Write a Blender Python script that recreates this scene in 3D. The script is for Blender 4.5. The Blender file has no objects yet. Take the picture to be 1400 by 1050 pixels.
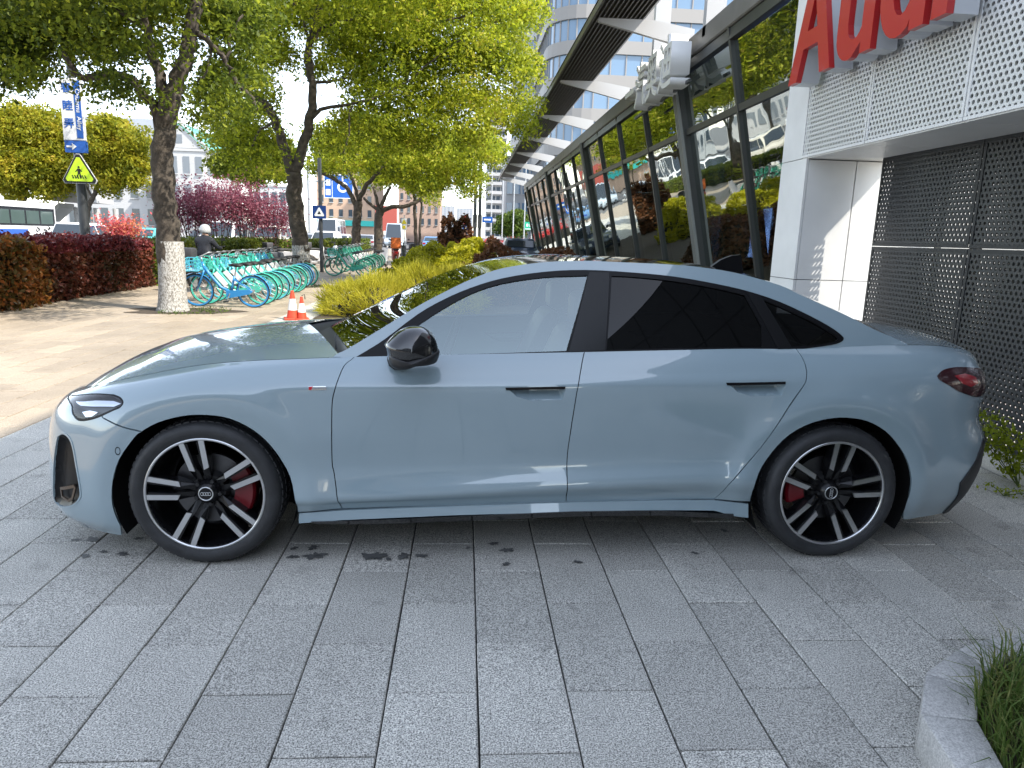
import bpy, bmesh, math, random
import numpy as np
from mathutils import Vector, Matrix
from mathutils.geometry import delaunay_2d_cdt
R = math.radians
rng = np.random.default_rng(7); random.seed(7)
scene = bpy.context.scene
COL = scene.collection

# ---------------------------------------------------------------- camera
CAM = np.array([-0.0680, -2.4560, 1.5166]); FPX = 971.0
YAW, PITCH, ROLL = .070295, .202873, -.031608
def cam_rows():
    f = np.array([math.sin(YAW)*math.cos(PITCH), math.cos(YAW)*math.cos(PITCH), -math.sin(PITCH)])
    r = np.array([math.cos(YAW), -math.sin(YAW), 0.]); d = np.cross(f, r)
    c, s = math.cos(ROLL), math.sin(ROLL)
    return np.array([c*r + s*d, -s*r + c*d, f])
CM = cam_rows()
cd = bpy.data.cameras.new('camera'); cam = bpy.data.objects.new('camera', cd); COL.objects.link(cam)
cam.matrix_world = Matrix([[CM[0][i], -CM[1][i], -CM[2][i], CAM[i]] for i in range(3)] + [[0, 0, 0, 1]])
cd.sensor_width = 36; cd.lens = FPX / 1400 * 36; cd.clip_start = .05; cd.clip_end = 3000
scene.camera = cam
# ---------------------------------------------------------------- sky, sun, exposure
SUN = Vector((.60, -.34, .71)).normalized()          # towards the sun: behind the showroom, right of the street
w = bpy.data.worlds.new('World'); scene.world = w; w.use_nodes = True
nt = w.node_tree; nt.nodes.clear()
sky = nt.nodes.new('ShaderNodeTexSky'); sky.sky_type = 'NISHITA'; sky.sun_disc = False
sky.sun_elevation = math.asin(SUN.z); sky.sun_rotation = math.atan2(SUN.x, SUN.y)
sky.air_density = 1.0; sky.dust_density = .5; sky.ozone_density = 1.0; sky.altitude = 10
bg = nt.nodes.new('ShaderNodeBackground'); bg.inputs[1].default_value = .15
wo = nt.nodes.new('ShaderNodeOutputWorld'); hsv = nt.nodes.new('ShaderNodeHueSaturation'); hsv.inputs['Saturation'].default_value = .54; nt.links.new(sky.outputs[0], hsv.inputs['Color']); nt.links.new(hsv.outputs[0], bg.inputs[0]); nt.links.new(bg.outputs[0], wo.inputs[0])
sl = bpy.data.lights.new('sun', 'SUN'); sl.energy = 2.5; sl.angle = R(.53); sl.color = (1, .94, .84)
so = bpy.data.objects.new('sun', sl); COL.objects.link(so); so.rotation_euler = SUN.to_track_quat('Z', 'Y').to_euler(); so.location = (20, -8, 30)
vs = scene.view_settings; vs.view_transform = 'Standard'; vs.look = 'None'; vs.exposure = 1.82; vs.gamma = 1

# ---------------------------------------------------------------- pixels -> directions (photograph is 1400 x 1050)
def ray(u, v): return np.array([(u-700)/FPX, (v-525)/FPX, 1.]) @ CM
def on_z(u, v, z=0.):
    d = ray(u, v); t = (z - CAM[2]) / d[2]; return CAM + t*d
def on_x(u, v, X):
    d = ray(u, v); t = (X - CAM[0]) / d[0]; return CAM + t*d
def on_y(u, v, Y):
    d = ray(u, v); t = (Y - CAM[1]) / d[1]; return CAM + t*d
def project(P):
    q = (np.atleast_2d(P) - CAM) @ CM.T
    return np.c_[700 + FPX*q[:, 0]/q[:, 2], 525 + FPX*q[:, 1]/q[:, 2], q[:, 2]]

# ---------------------------------------------------------------- materials
def nodes(m): return m.node_tree.nodes, m.node_tree.links
MATS = {}
def mat(name, col, rough=.6, metal=0., var=0., scale=6., bump=0., bscale=40., coat=0., emit=None, spec=.5, rnd=0., coord='Object', detail=4):
    """principled; var = noise value variation, rnd = per-object value variation"""
    if name in MATS: return MATS[name]
    m = bpy.data.materials.new(name); m.use_nodes = True; N, L = nodes(m); b = N['Principled BSDF']
    b.inputs['Base Color'].default_value = (*col, 1); b.inputs['Roughness'].default_value = rough; b.inputs['Metallic'].default_value = metal
    b.inputs['Specular IOR Level'].default_value = spec; b.inputs['Coat Weight'].default_value = coat; b.inputs['Coat Roughness'].default_value = .03
    tc = N.new('ShaderNodeTexCoord')
    src = None
    if var > 0:
        n = N.new('ShaderNodeTexNoise'); n.inputs['Scale'].default_value = scale; n.inputs['Detail'].default_value = detail
        L.new(tc.outputs[coord], n.inputs['Vector'])
        mr = N.new('ShaderNodeMapRange'); mr.inputs[1].default_value = .3; mr.inputs[2].default_value = .7
        mr.inputs[3].default_value = 1 - var; mr.inputs[4].default_value = 1 + var; L.new(n.outputs[0], mr.inputs[0]); src = mr.outputs[0]
    if rnd > 0:
        oi = N.new('ShaderNodeObjectInfo'); mr2 = N.new('ShaderNodeMapRange'); mr2.inputs[3].default_value = 1 - rnd; mr2.inputs[4].default_value = 1 + rnd
        L.new(oi.outputs['Random'], mr2.inputs[0])
        if src is None: src = mr2.outputs[0]
        else:
            mm = N.new('ShaderNodeMath'); mm.operation = 'MULTIPLY'; L.new(src, mm.inputs[0]); L.new(mr2.outputs[0], mm.inputs[1]); src = mm.outputs[0]
    if src is not None:
        hs = N.new('ShaderNodeHueSaturation'); hs.inputs['Color'].default_value = (*col, 1); L.new(src, hs.inputs['Value']); L.new(hs.outputs[0], b.inputs['Base Color'])
    if bump > 0:
        n2 = N.new('ShaderNodeTexNoise'); n2.inputs['Scale'].default_value = bscale; n2.inputs['Detail'].default_value = 6
        L.new(tc.outputs[coord], n2.inputs['Vector']); bp = N.new('ShaderNodeBump'); bp.inputs['Strength'].default_value = bump; bp.inputs['Distance'].default_value = .02
        L.new(n2.outputs[0], bp.inputs['Height']); L.new(bp.outputs[0], b.inputs['Normal'])
    if emit: b.inputs['Emission Color'].default_value = (*emit[0], 1); b.inputs['Emission Strength'].default_value = emit[1]
    MATS[name] = m; return m

def leaf_mat(name, cols, trans=.45, rough=.55):
    """leaf colours picked per leaf (random per island) plus slow drift through the crown"""
    if name in MATS: return MATS[name]
    m = bpy.data.materials.new(name); m.use_nodes = True; N, L = nodes(m); N.remove(N['Principled BSDF'])
    out = N['Material Output']; g = N.new('ShaderNodeNewGeometry'); tc = N.new('ShaderNodeTexCoord')
    n = N.new('ShaderNodeTexNoise'); n.inputs['Scale'].default_value = .7; n.inputs['Detail'].default_value = 3; L.new(tc.outputs['Object'], n.inputs['Vector'])
    mx = N.new('ShaderNodeMath'); mx.operation = 'MULTIPLY_ADD'; mx.inputs[1].default_value = .55; L.new(g.outputs['Random Per Island'], mx.inputs[0])
    sc = N.new('ShaderNodeMath'); sc.operation = 'MULTIPLY_ADD'; sc.inputs[1].default_value = 1.3; sc.inputs[2].default_value = -.42; L.new(n.outputs[0], sc.inputs[0]); L.new(sc.outputs[0], mx.inputs[2])
    r = N.new('ShaderNodeValToRGB'); L.new(mx.outputs[0], r.inputs[0])
    while len(r.color_ramp.elements) < len(cols): r.color_ramp.elements.new(.5)
    for i, c in enumerate(cols):
        r.color_ramp.elements[i].position = i / max(1, len(cols) - 1); r.color_ramp.elements[i].color = (*c, 1)
    d = N.new('ShaderNodeBsdfPrincipled'); d.inputs['Roughness'].default_value = rough; d.inputs['Specular IOR Level'].default_value = .35
    t = N.new('ShaderNodeBsdfTranslucent'); ms = N.new('ShaderNodeMixShader'); ms.inputs[0].default_value = trans
    L.new(r.outputs[0], d.inputs['Base Color']); L.new(r.outputs[0], t.inputs['Color'])
    L.new(d.outputs[0], ms.inputs[1]); L.new(t.outputs[0], ms.inputs[2]); L.new(ms.outputs[0], out.inputs[0])
    MATS[name] = m; return m

def glass_mat(name, tint=(.6, .65, .62), refl=.25, rough=.0, wav=0., rtint=(1, 1, 1)):
    """thin architectural / car glass: fresnel mirror over tinted see-through"""
    if name in MATS: return MATS[name]
    m = bpy.data.materials.new(name); m.use_nodes = True; N, L = nodes(m); N.remove(N['Principled BSDF']); out = N['Material Output']
    gl = N.new('ShaderNodeBsdfGlossy'); gl.inputs['Roughness'].default_value = rough; gl.inputs['Color'].default_value = (*rtint, 1)
    tr = N.new('ShaderNodeBsdfTransparent'); tr.inputs[0].default_value = (*tint, 1)
    lw = N.new('ShaderNodeLayerWeight'); lw.inputs[0].default_value = .5; pw = N.new('ShaderNodeMath'); pw.operation = 'POWER'; pw.inputs[1].default_value = 4.; L.new(lw.outputs['Facing'], pw.inputs[0])
    mr = N.new('ShaderNodeMapRange'); mr.inputs[3].default_value = refl; mr.inputs[4].default_value = 1.0; L.new(pw.outputs[0], mr.inputs[0])
    ms = N.new('ShaderNodeMixShader'); L.new(mr.outputs[0], ms.inputs[0]); L.new(tr.outputs[0], ms.inputs[1]); L.new(gl.outputs[0], ms.inputs[2]); L.new(ms.outputs[0], out.inputs[0])
    if wav > 0:
        tc = N.new('ShaderNodeTexCoord'); n = N.new('ShaderNodeTexNoise'); n.inputs['Scale'].default_value = 1.1; n.inputs['Detail'].default_value = 1
        L.new(tc.outputs['Object'], n.inputs['Vector']); bp = N.new('ShaderNodeBump'); bp.inputs['Strength'].default_value = wav; bp.inputs['Distance'].default_value = .02
        L.new(n.outputs[0], bp.inputs['Height']); L.new(bp.outputs[0], gl.inputs['Normal'])
    MATS[name] = m; return m

def perf_mat(name, col, pitch=.05, rad=.36, axis='YZ', rough=.45, metal=.3):
    """sheet metal with staggered round holes punched through it"""
    if name in MATS: return MATS[name]
    m = bpy.data.materials.new(name); m.use_nodes = True; N, L = nodes(m); b = N['Principled BSDF']; out = N['Material Output']
    b.inputs['Base Color'].default_value = (*col, 1); b.inputs['Roughness'].default_value = rough; b.inputs['Metallic'].default_value = metal
    tc = N.new('ShaderNodeTexCoord'); sp = N.new('ShaderNodeSeparateXYZ'); L.new(tc.outputs['Object'], sp.inputs[0])
    def M(op, a, bb=None, c=None):
        n = N.new('ShaderNodeMath'); n.operation = op
        for i, x in enumerate((a, bb, c)):
            if x is None: continue
            if hasattr(x, 'name'): L.new(x, n.inputs[i])
            else: n.inputs[i].default_value = x
        return n.outputs[0]
    ai, bi = axis
    u = M('DIVIDE', sp.outputs[ai], pitch); v = M('DIVIDE', sp.outputs[bi], pitch * .866)
    row = M('FLOOR', v); odd = M('MODULO', M('ABSOLUTE', row), 2.)
    u2 = M('ADD', u, M('MULTIPLY', odd, .5))
    fu = M('SUBTRACT', M('FRACT', u2), .5); fv = M('MULTIPLY', M('SUBTRACT', M('FRACT', v), .5), .866)
    d = M('SQRT', M('ADD', M('MULTIPLY', fu, fu), M('MULTIPLY', fv, fv)))
    hole = M('LESS_THAN', d, rad)
    tr = N.new('ShaderNodeBsdfTransparent'); ms = N.new('ShaderNodeMixShader'); L.new(hole, ms.inputs[0]); L.new(b.outputs[0], ms.inputs[1]); L.new(tr.outputs[0], ms.inputs[2]); L.new(ms.outputs[0], out.inputs[0])
    MATS[name] = m; return m

# ---------------------------------------------------------------- mesh helpers
class MB:
    """collects shapes into one mesh"""
    def __init__(s): s.v = []; s.f = []
    def add(s, v, f):
        o = len(s.v); s.v += [tuple(map(float, p)) for p in v]; s.f += [tuple(int(i) + o for i in q) for q in f]; return s
    def box(s, c, d, rz=0.):
        x, y, z = d[0]/2, d[1]/2, d[2]/2; ca, sa = math.cos(rz), math.sin(rz)
        P = [(-x,-y,-z),(x,-y,-z),(x,y,-z),(-x,y,-z),(-x,-y,z),(x,-y,z),(x,y,z),(-x,y,z)]
        return s.add([(c[0]+ca*p[0]-sa*p[1], c[1]+sa*p[0]+ca*p[1], c[2]+p[2]) for p in P], [(0,3,2,1),(4,5,6,7),(0,1,5,4),(1,2,6,5),(2,3,7,6),(3,0,4,7)])
    def tube(s, pts, r, n=8, cap=True):
        pts = [Vector(p) for p in pts]; k = len(pts); rr = r if hasattr(r, '__len__') else [r]*k
        vs, fs = [], []; up = None
        for i, p in enumerate(pts):
            t = (pts[min(i+1, k-1)] - pts[max(i-1, 0)]).normalized()
            if up is None: up = Vector((0, 0, 1)) if abs(t.z) < .9 else Vector((1, 0, 0))
            a = t.cross(up)
            if a.length < 1e-4: a = t.cross(Vector((0, 1, 0)))
            a.normalize(); b = a.cross(t).normalized(); up = b
            for j in range(n):
                th = 2*math.pi*j/n; vs.append(p + (a*math.cos(th) + b*math.sin(th))*rr[i])
        for i in range(k-1):
            for j in range(n): fs.append((i*n+j, i*n+(j+1) % n, (i+1)*n+(j+1) % n, (i+1)*n+j))
        if cap: fs += [tuple(range(n))[::-1], tuple((k-1)*n+j for j in range(n))]
        return s.add(vs, fs)
    def lathe(s, prof, n=24, axis='Z', c=(0, 0, 0), a0=0., a1=2*math.pi):
        """prof: (radius, along axis)"""
        full = abs(a1-a0-2*math.pi) < 1e-6; m = n if full else n+1; vs, fs = [], []
        for j in range(m):
            th = a0 + (a1-a0)*j/n; ct, st = math.cos(th), math.sin(th)
            for (r, h) in prof:
                p = (r*ct, r*st, h) if axis == 'Z' else ((r*ct, h, r*st) if axis == 'Y' else (h, r*ct, r*st))
                vs.append((c[0]+p[0], c[1]+p[1], c[2]+p[2]))
        k = len(prof)
        for j in range(n if full else n):
            j2 = (j+1) % m
            for i in range(k-1):
                q = (j*k+i, j2*k+i, j2*k+i+1, j*k+i+1)
                fs.append(q if axis != 'Y' else q[::-1])
        return s.add(vs, fs)
    def prism(s, poly, a, b, axis='Y'):
        """2-D outline extruded from a to b along an axis"""
        n = len(poly); P = []
        for h in (a, b):
            for (x, y) in poly: P.append((x, h, y) if axis == 'Y' else ((h, x, y) if axis == 'X' else (x, y, h)))
        return s.add(P, [tuple(range(n)), tuple(range(2*n-1, n-1, -1))] + [(i, i+n, (i+1) % n+n, (i+1) % n) for i in range(n)])
    def build(s, name, m=None, parent=None, smooth=False, fix=True, loc=None):
        me = bpy.data.meshes.new(name); me.from_pydata(s.v, [], s.f)
        if fix:
            bm = bmesh.new(); bm.from_mesh(me); bmesh.ops.recalc_face_normals(bm, faces=bm.faces); bm.to_mesh(me); bm.free()
        me.update()
        if smooth is True: me.polygons.foreach_set('use_smooth', [True]*len(me.polygons))
        o = bpy.data.objects.new(name, me); COL.objects.link(o)
        if m is not None: me.materials.append(m)
        if parent is not None: o.parent = parent
        if loc is not None: o.location = loc
        if smooth == 'auto': auto(o)
        return o
def auto(o, ang=35):
    me = o.data; me.polygons.foreach_set('use_smooth', [True]*len(me.polygons))
    me.set_sharp_from_angle(angle=R(ang))
def bevel(o, w=.01, seg=2):
    bm = bmesh.new(); bm.from_mesh(o.data)
    es = [e for e in bm.edges if len(e.link_faces) == 2 and e.calc_face_angle(0) > R(30)]
    bmesh.ops.bevel(bm, geom=es, offset=w, segments=seg, profile=.5, affect='EDGES', clamp_overlap=True); bm.to_mesh(o.data); bm.free(); auto(o); return o
def tag(o, label=None, cat=None, group=None, kind=None):
    if label: o['label'] = label
    if cat: o['category'] = cat
    if group: o['group'] = group
    if kind: o['kind'] = kind
    return o
def thing(name, label, cat, loc=(0, 0, 0), rz=0., group=None, scale=1.):
    o = bpy.data.objects.new(name, None); COL.objects.link(o); o.location = loc; o.rotation_euler = (0, 0, rz); o.scale = (scale,)*3; o.empty_display_size = .1
    return tag(o, label, cat, group)
def copy_tree(o, parent=None):
    c = o.copy(); COL.objects.link(c)
    if parent is not None: c.parent = parent
    for ch in o.children: copy_tree(ch, c)
    return c
def text_mesh(name, s, size, m, parent=None, extrude=.005, bold=0., M4=None, xs=1., align='CENTER', res=3):
    cu = bpy.data.curves.new(name, 'FONT'); cu.body = s; cu.size = size; cu.extrude = extrude; cu.offset = bold; cu.align_x = align; cu.resolution_u = res
    t = bpy.data.objects.new(name, cu); COL.objects.link(t); bpy.context.view_layer.update()
    me = bpy.data.meshes.new_from_object(t.evaluated_get(bpy.context.evaluated_depsgraph_get()))
    bpy.data.objects.remove(t); bpy.data.curves.remove(cu)
    if xs != 1.: me.transform(Matrix.Diagonal((xs, 1, 1, 1)))
    if M4 is not None: me.transform(M4)
    me.materials.clear(); me.materials.append(m); me.name = name
    o = bpy.data.objects.new(name, me); COL.objects.link(o)
    if parent is not None: o.parent = parent
    return o
# ---------------------------------------------------------------- car surface maths
def pchip(xk, yk, x):
    xk = np.asarray(xk, float); yk = np.asarray(yk, float); x = np.clip(x, xk[0], xk[-1])
    h = np.diff(xk); dl = (np.diff(yk, axis=0).T / h).T
    d = np.zeros_like(yk)
    for k in range(1, len(xk) - 1):
        a, b = dl[k - 1], dl[k]; w1 = 2 * h[k] + h[k - 1]; w2 = h[k] + 2 * h[k - 1]
        ok = (a * b) > 0
        with np.errstate(divide='ignore', invalid='ignore'):
            v = (w1 + w2) / (w1 / np.where(ok, a, 1) + w2 / np.where(ok, b, 1))
        d[k] = np.where(ok, v, 0)
    d[0] = dl[0]; d[-1] = dl[-1]
    i = np.clip(np.searchsorted(xk, x) - 1, 0, len(xk) - 2)
    hh = h[i]; t = (x - xk[i]) / hh
    if yk.ndim > 1: t = t[:, None]; hh = hh[:, None]
    return ((2*t**3 - 3*t**2 + 1) * yk[i] + (t**3 - 2*t**2 + t) * hh * d[i] + (-2*t**3 + 3*t**2) * yk[i+1] + (t**3 - t**2) * hh * d[i+1])

def blur(A, sig, axis):
    if sig <= 0: return A
    r = int(3 * sig) + 1; k = np.exp(-.5 * (np.arange(-r, r + 1) / sig) ** 2); k /= k.sum()
    A = np.moveaxis(A, axis, 0)
    lo = 2 * A[0] - A[1:r + 1][::-1]; hi = 2 * A[-1] - A[-r - 1:-1][::-1]
    P = np.concatenate([lo, A, hi], 0)
    out = sum(k[j] * P[j:j + A.shape[0]] for j in range(2 * r + 1))
    return np.moveaxis(out, 0, axis)

YC = 0.94
PLAN = [(-.912,.94),(-.905,.72),(-.885,.53),(-.845,.36),(-.775,.225),(-.67,.12),(-.53,.055),(-.36,.02),(-.15,.004),(0,0),(.5,0),(1.1,-.004),(1.7,-.004),
        (2.4,-.002),(2.97,0),(3.3,.012),(3.52,.035),(3.70,.075),(3.83,.14),(3.91,.235),(3.96,.38),(3.985,.62),(3.99,.94)]
STN = [ # x-ish index into PLAN, then (z, inward) knots bottom -> crest
 (0,  [(.13,.09),(.19,.03),(.28,.005),(.40,.0),(.52,.012),(.60,.032),(.66,.065),(.70,.115),(.725,.18)]),
 (3,  [(.13,.085),(.19,.02),(.28,.0),(.40,.004),(.53,.016),(.62,.036),(.68,.07),(.72,.115),(.745,.18)]),
 (5,  [(.12,.07),(.19,.015),(.29,.0),(.42,.002),(.56,.012),(.665,.034),(.72,.066),(.755,.115),(.775,.175)]),
 (7,  [(.115,.06),(.19,.025),(.30,.01),(.45,.0),(.61,.0),(.735,.018),(.785,.05),(.82,.10),(.84,.17)]),
 (9,  [(.17,.05),(.25,.025),(.33,.015),(.50,.008),(.72,.0),(.80,.012),(.855,.045),(.89,.09),(.912,.16)]),
 (10, [(.25,.050),(.275,.036),(.315,.008),(.46,.026),(.62,.014),(.822,.008),(.885,.036),(.93,.08),(.952,.125)]),
 (11, [(.262,.062),(.295,.044),(.345,.003),(.47,.034),(.62,.022),(.832,.005),(.90,.036),(.948,.072),(.982,.108)]),
 (12, [(.275,.062),(.315,.044),(.380,.003),(.49,.034),(.63,.022),(.846,.005),(.915,.036),(.968,.072),(1.004,.106)]),
 (13, [(.285,.055),(.335,.036),(.410,.006),(.51,.028),(.65,.016),(.862,.005),(.94,.036),(.995,.074),(1.03,.108)]),
 (14, [(.22,.04),(.30,.015),(.40,.0),(.52,-.008),(.74,-.012),(.885,.008),(.96,.042),(1.015,.09),(1.05,.15)]),
 (16, [(.17,.07),(.29,.02),(.42,.0),(.55,.0),(.72,.0),(.895,.012),(.97,.045),(1.025,.095),(1.055,.16)]),
 (18, [(.17,.10),(.29,.035),(.44,.004),(.56,.004),(.70,.04),(.85,.030),(.95,.075),(1.0,.115),(1.025,.16)]),
 (20, [(.18,.12),(.32,.055),(.46,.004),(.57,.004),(.70,.075),(.85,.065),(.95,.10),(1.0,.12),(1.025,.16)]),
 (22, [(.18,.13),(.32,.06),(.46,.0),(.57,.0),(.70,.08),(.85,.07),(.95,.08),(1.01,.07),(1.035,.11)]),
]
class Grid:
    """smooth surface sampled on a regular (u, t) grid: u in metres along the plan, t in 0..1"""
    def __init__(s, u0, du, P):
        s.u0, s.du, s.P = u0, du, P; s.nu, s.nt = P.shape[:2]
        a = np.gradient(P, axis=0); b = np.gradient(P, axis=1)
        n = np.cross(a, b); s.N = n / np.linalg.norm(n, axis=2, keepdims=True)
    def at(s, u, t, A=None):
        A = s.P if A is None else A
        i = np.clip((np.asarray(u) - s.u0) / s.du, 0, s.nu - 1.001); j = np.clip(np.asarray(t) * (s.nt - 1), 0, s.nt - 1.001)
        i0 = i.astype(int); j0 = j.astype(int); a = (i - i0)[..., None]; b = (j - j0)[..., None]
        return (A[i0, j0]*(1-a)*(1-b) + A[i0+1, j0]*a*(1-b) + A[i0, j0+1]*(1-a)*b + A[i0+1, j0+1]*a*b)
    def nrm(s, u, t):
        n = s.at(u, t, s.N); return n / np.linalg.norm(n, axis=-1, keepdims=True)

def body_grid():
    pl = np.array(PLAN); seg = np.r_[0, np.cumsum(np.linalg.norm(np.diff(pl, axis=0), axis=1))]
    k9 = seg[9]; seg = seg - k9                       # u = 0 at the front wheel centre
    U = np.arange(seg[0], seg[-1], .01)
    c = pchip(seg, pl, U); c = blur(c, 5, 0)
    tg = np.gradient(c, axis=0); tg /= np.linalg.norm(tg, axis=1, keepdims=True)
    nin = np.c_[-tg[:, 1], tg[:, 0]]                  # inward normal
    us = [seg[i] for i, _ in STN]; kn = np.array([k for _, k in STN])      # (S, 9, 2)
    Kz = pchip(us, kn[:, :, 0], U); Kd = pchip(us, kn[:, :, 1], U)
    T = np.linspace(0, 8, 161)
    Z = pchip(np.arange(9), Kz.T, T).T; D = pchip(np.arange(9), Kd.T, T).T
    D = blur(blur(D, 10, 0), 1.3, 1); Z = blur(blur(Z, 8, 0), 1.2, 1)
    X = c[:, None, 0] + nin[:, None, 0] * D; Y = c[:, None, 1] + nin[:, None, 1] * D
    # flat blister rings round the arches
    for wx in (0, 2.969):
        r = np.hypot(X - wx, Z - .34)
        Y = Y - .016 * np.exp(-((r - .47) / .075) ** 2) * (c[:, None, 1] < .3)
    return Grid(U[0], .01, np.stack([X, Y, Z], 2))

# greenhouse side: y as a function of (x, z)
GB = dict(x=[.3,.6,1.0,1.7,2.3,2.8,3.1,3.4,3.7], yb=[.16,.125,.108,.105,.108,.125,.15,.19,.25], zb=[.94,.955,.975,1.003,1.026,1.04,1.05,1.055,1.05])
def gh_y(x, z):
    yb = pchip(GB['x'], GB['yb'], x); zb = pchip(GB['x'], GB['zb'], x); h = np.maximum(z - zb, -.1)
    return yb + .36 * h + .32 * np.maximum(h, 0) ** 2

def dens(poly, step):
    out = []
    for a, b in zip(poly, poly[1:] + poly[:1]):
        a, b = np.asarray(a, float), np.asarray(b, float); n = max(1, int(np.linalg.norm(b-a)/step))
        out += [a + (b-a)*k/n for k in range(n)]
    return out
def smooth_line(pts, n=4):
    """Catmull-Rom through an open traced line"""
    P = [np.asarray(p, float) for p in pts]; P = [2*P[0]-P[1]] + P + [2*P[-1]-P[-2]]; out = []
    for i in range(1, len(P)-2):
        for k in range(n):
            t = k/n; a, b, c, d = P[i-1:i+3]
            out.append(.5*((2*b) + (-a+c)*t + (2*a-5*b+4*c-d)*t*t + (-a+3*b-3*c+d)*t**3))
    return out + [P[-2]]
def inside(poly, pts):
    poly = np.asarray(poly); x, y = pts[:, 0], pts[:, 1]; r = np.zeros(len(pts), bool)
    for (x1, y1), (x2, y2) in zip(poly, np.roll(poly, -1, 0)):
        c = ((y1 > y) != (y2 > y)); 
        with np.errstate(divide='ignore', invalid='ignore'): r ^= c & (x < (x2-x1)*(y-y1)/(y2-y1) + x1)
    return r
# ================================================================ GROUND, PAVING
def granite(name, col, speck=.5, rnd=.10, stain=True):
    if name in MATS: return MATS[name]
    m = bpy.data.materials.new(name); m.use_nodes = True; N, L = nodes(m); b = N['Principled BSDF']; b.inputs['Roughness'].default_value = .62; b.inputs['Specular IOR Level'].default_value = .35
    g = N.new('ShaderNodeNewGeometry')
    def noise(sc, det, rough=.5):
        n = N.new('ShaderNodeTexNoise'); n.inputs['Scale'].default_value = sc; n.inputs['Detail'].default_value = det; n.inputs['Roughness'].default_value = rough; L.new(g.outputs['Position'], n.inputs['Vector']); return n.outputs[0]
    def rng_(x, a, bb, c, d):
        r = N.new('ShaderNodeMapRange'); r.inputs[1].default_value = a; r.inputs[2].default_value = bb; r.inputs[3].default_value = c; r.inputs[4].default_value = d; L.new(x, r.inputs[0]); return r.outputs[0]
    def mul(a, c):
        x = N.new('ShaderNodeMath'); x.operation = 'MULTIPLY'; L.new(a, x.inputs[0]); L.new(c, x.inputs[1]); return x.outputs[0]
    f = rng_(noise(190, 2, .7), .36, .64, 1-speck, 1+speck)                 # crystals
    f = mul(f, rng_(noise(60, 3, .6), .3, .7, .86, 1.14))
    f = mul(f, rng_(noise(1.3, 5, .6), .3, .7, .84, 1.12))                 # broad weathering
    if stain: f = mul(f, rng_(noise(5.5, 4, .6), .60, .72, 1., .74))       # damp blotches
    oi = N.new('ShaderNodeObjectInfo'); f = mul(f, rng_(oi.outputs['Random'], 0, 1, 1-rnd, 1+rnd))
    hs = N.new('ShaderNodeHueSaturation'); hs.inputs['Color'].default_value = (*col, 1); L.new(f, hs.inputs['Value']); L.new(hs.outputs[0], b.inputs['Base Color'])
    bp = N.new('ShaderNodeBump'); bp.inputs['Strength'].default_value = .25; bp.inputs['Distance'].default_value = .004; L.new(noise(150, 3), bp.inputs['Height']); L.new(bp.outputs[0], b.inputs['Normal'])
    MATS[name] = m; return m
TA, TB = .306, .298
gran = granite('granite_grey', (.425, .412, .372), .74, .14); tan = granite('granite_tan', (.345, .285, .215), .40, .13)
gravel = mat('joint_dirt', (.025, .025, .024), .9, var=.3, scale=30)
g0 = MB().add([(-900, -300, -.14), (900, -300, -.14), (900, 1500, -.14), (-900, 1500, -.14)], [(0, 1, 2, 3)]).build('ground', mat('asphalt_far', (.11, .11, .11), .85, var=.15, scale=.4), None, fix=False); tag(g0, kind='structure')
def slab(name, x0, x1, y0, y1, z0, z1, m): return tag(MB().box(((x0+x1)/2, (y0+y1)/2, (z0+z1)/2), (x1-x0, y1-y0, z1-z0)).build(name, m), kind='structure')
pave = slab('pavement', -11*TA, 30, -40, 70, -.3, -.012, gravel)
walk = slab('sidewalk', -8.2, -11*TA-.0005, -40, 75, -.3, -.012, gravel)
def tile_mesh(w, l, h=.045, b=.0035):
    x, y = w/2, l/2; V = [(-x, -y, -h), (x, -y, -h), (x, y, -h), (-x, y, -h), (-x, -y, -b), (x, -y, -b), (x, y, -b), (-x, y, -b), (-x+b, -y+b, 0), (x-b, -y+b, 0), (x-b, y-b, 0), (-x+b, y-b, 0)]
    F = [(0, 1, 5, 4), (1, 2, 6, 5), (2, 3, 7, 6), (3, 0, 4, 7), (4, 5, 9, 8), (5, 6, 10, 9), (6, 7, 11, 10), (7, 4, 8, 11), (8, 9, 10, 11)]
    return V, F
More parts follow.
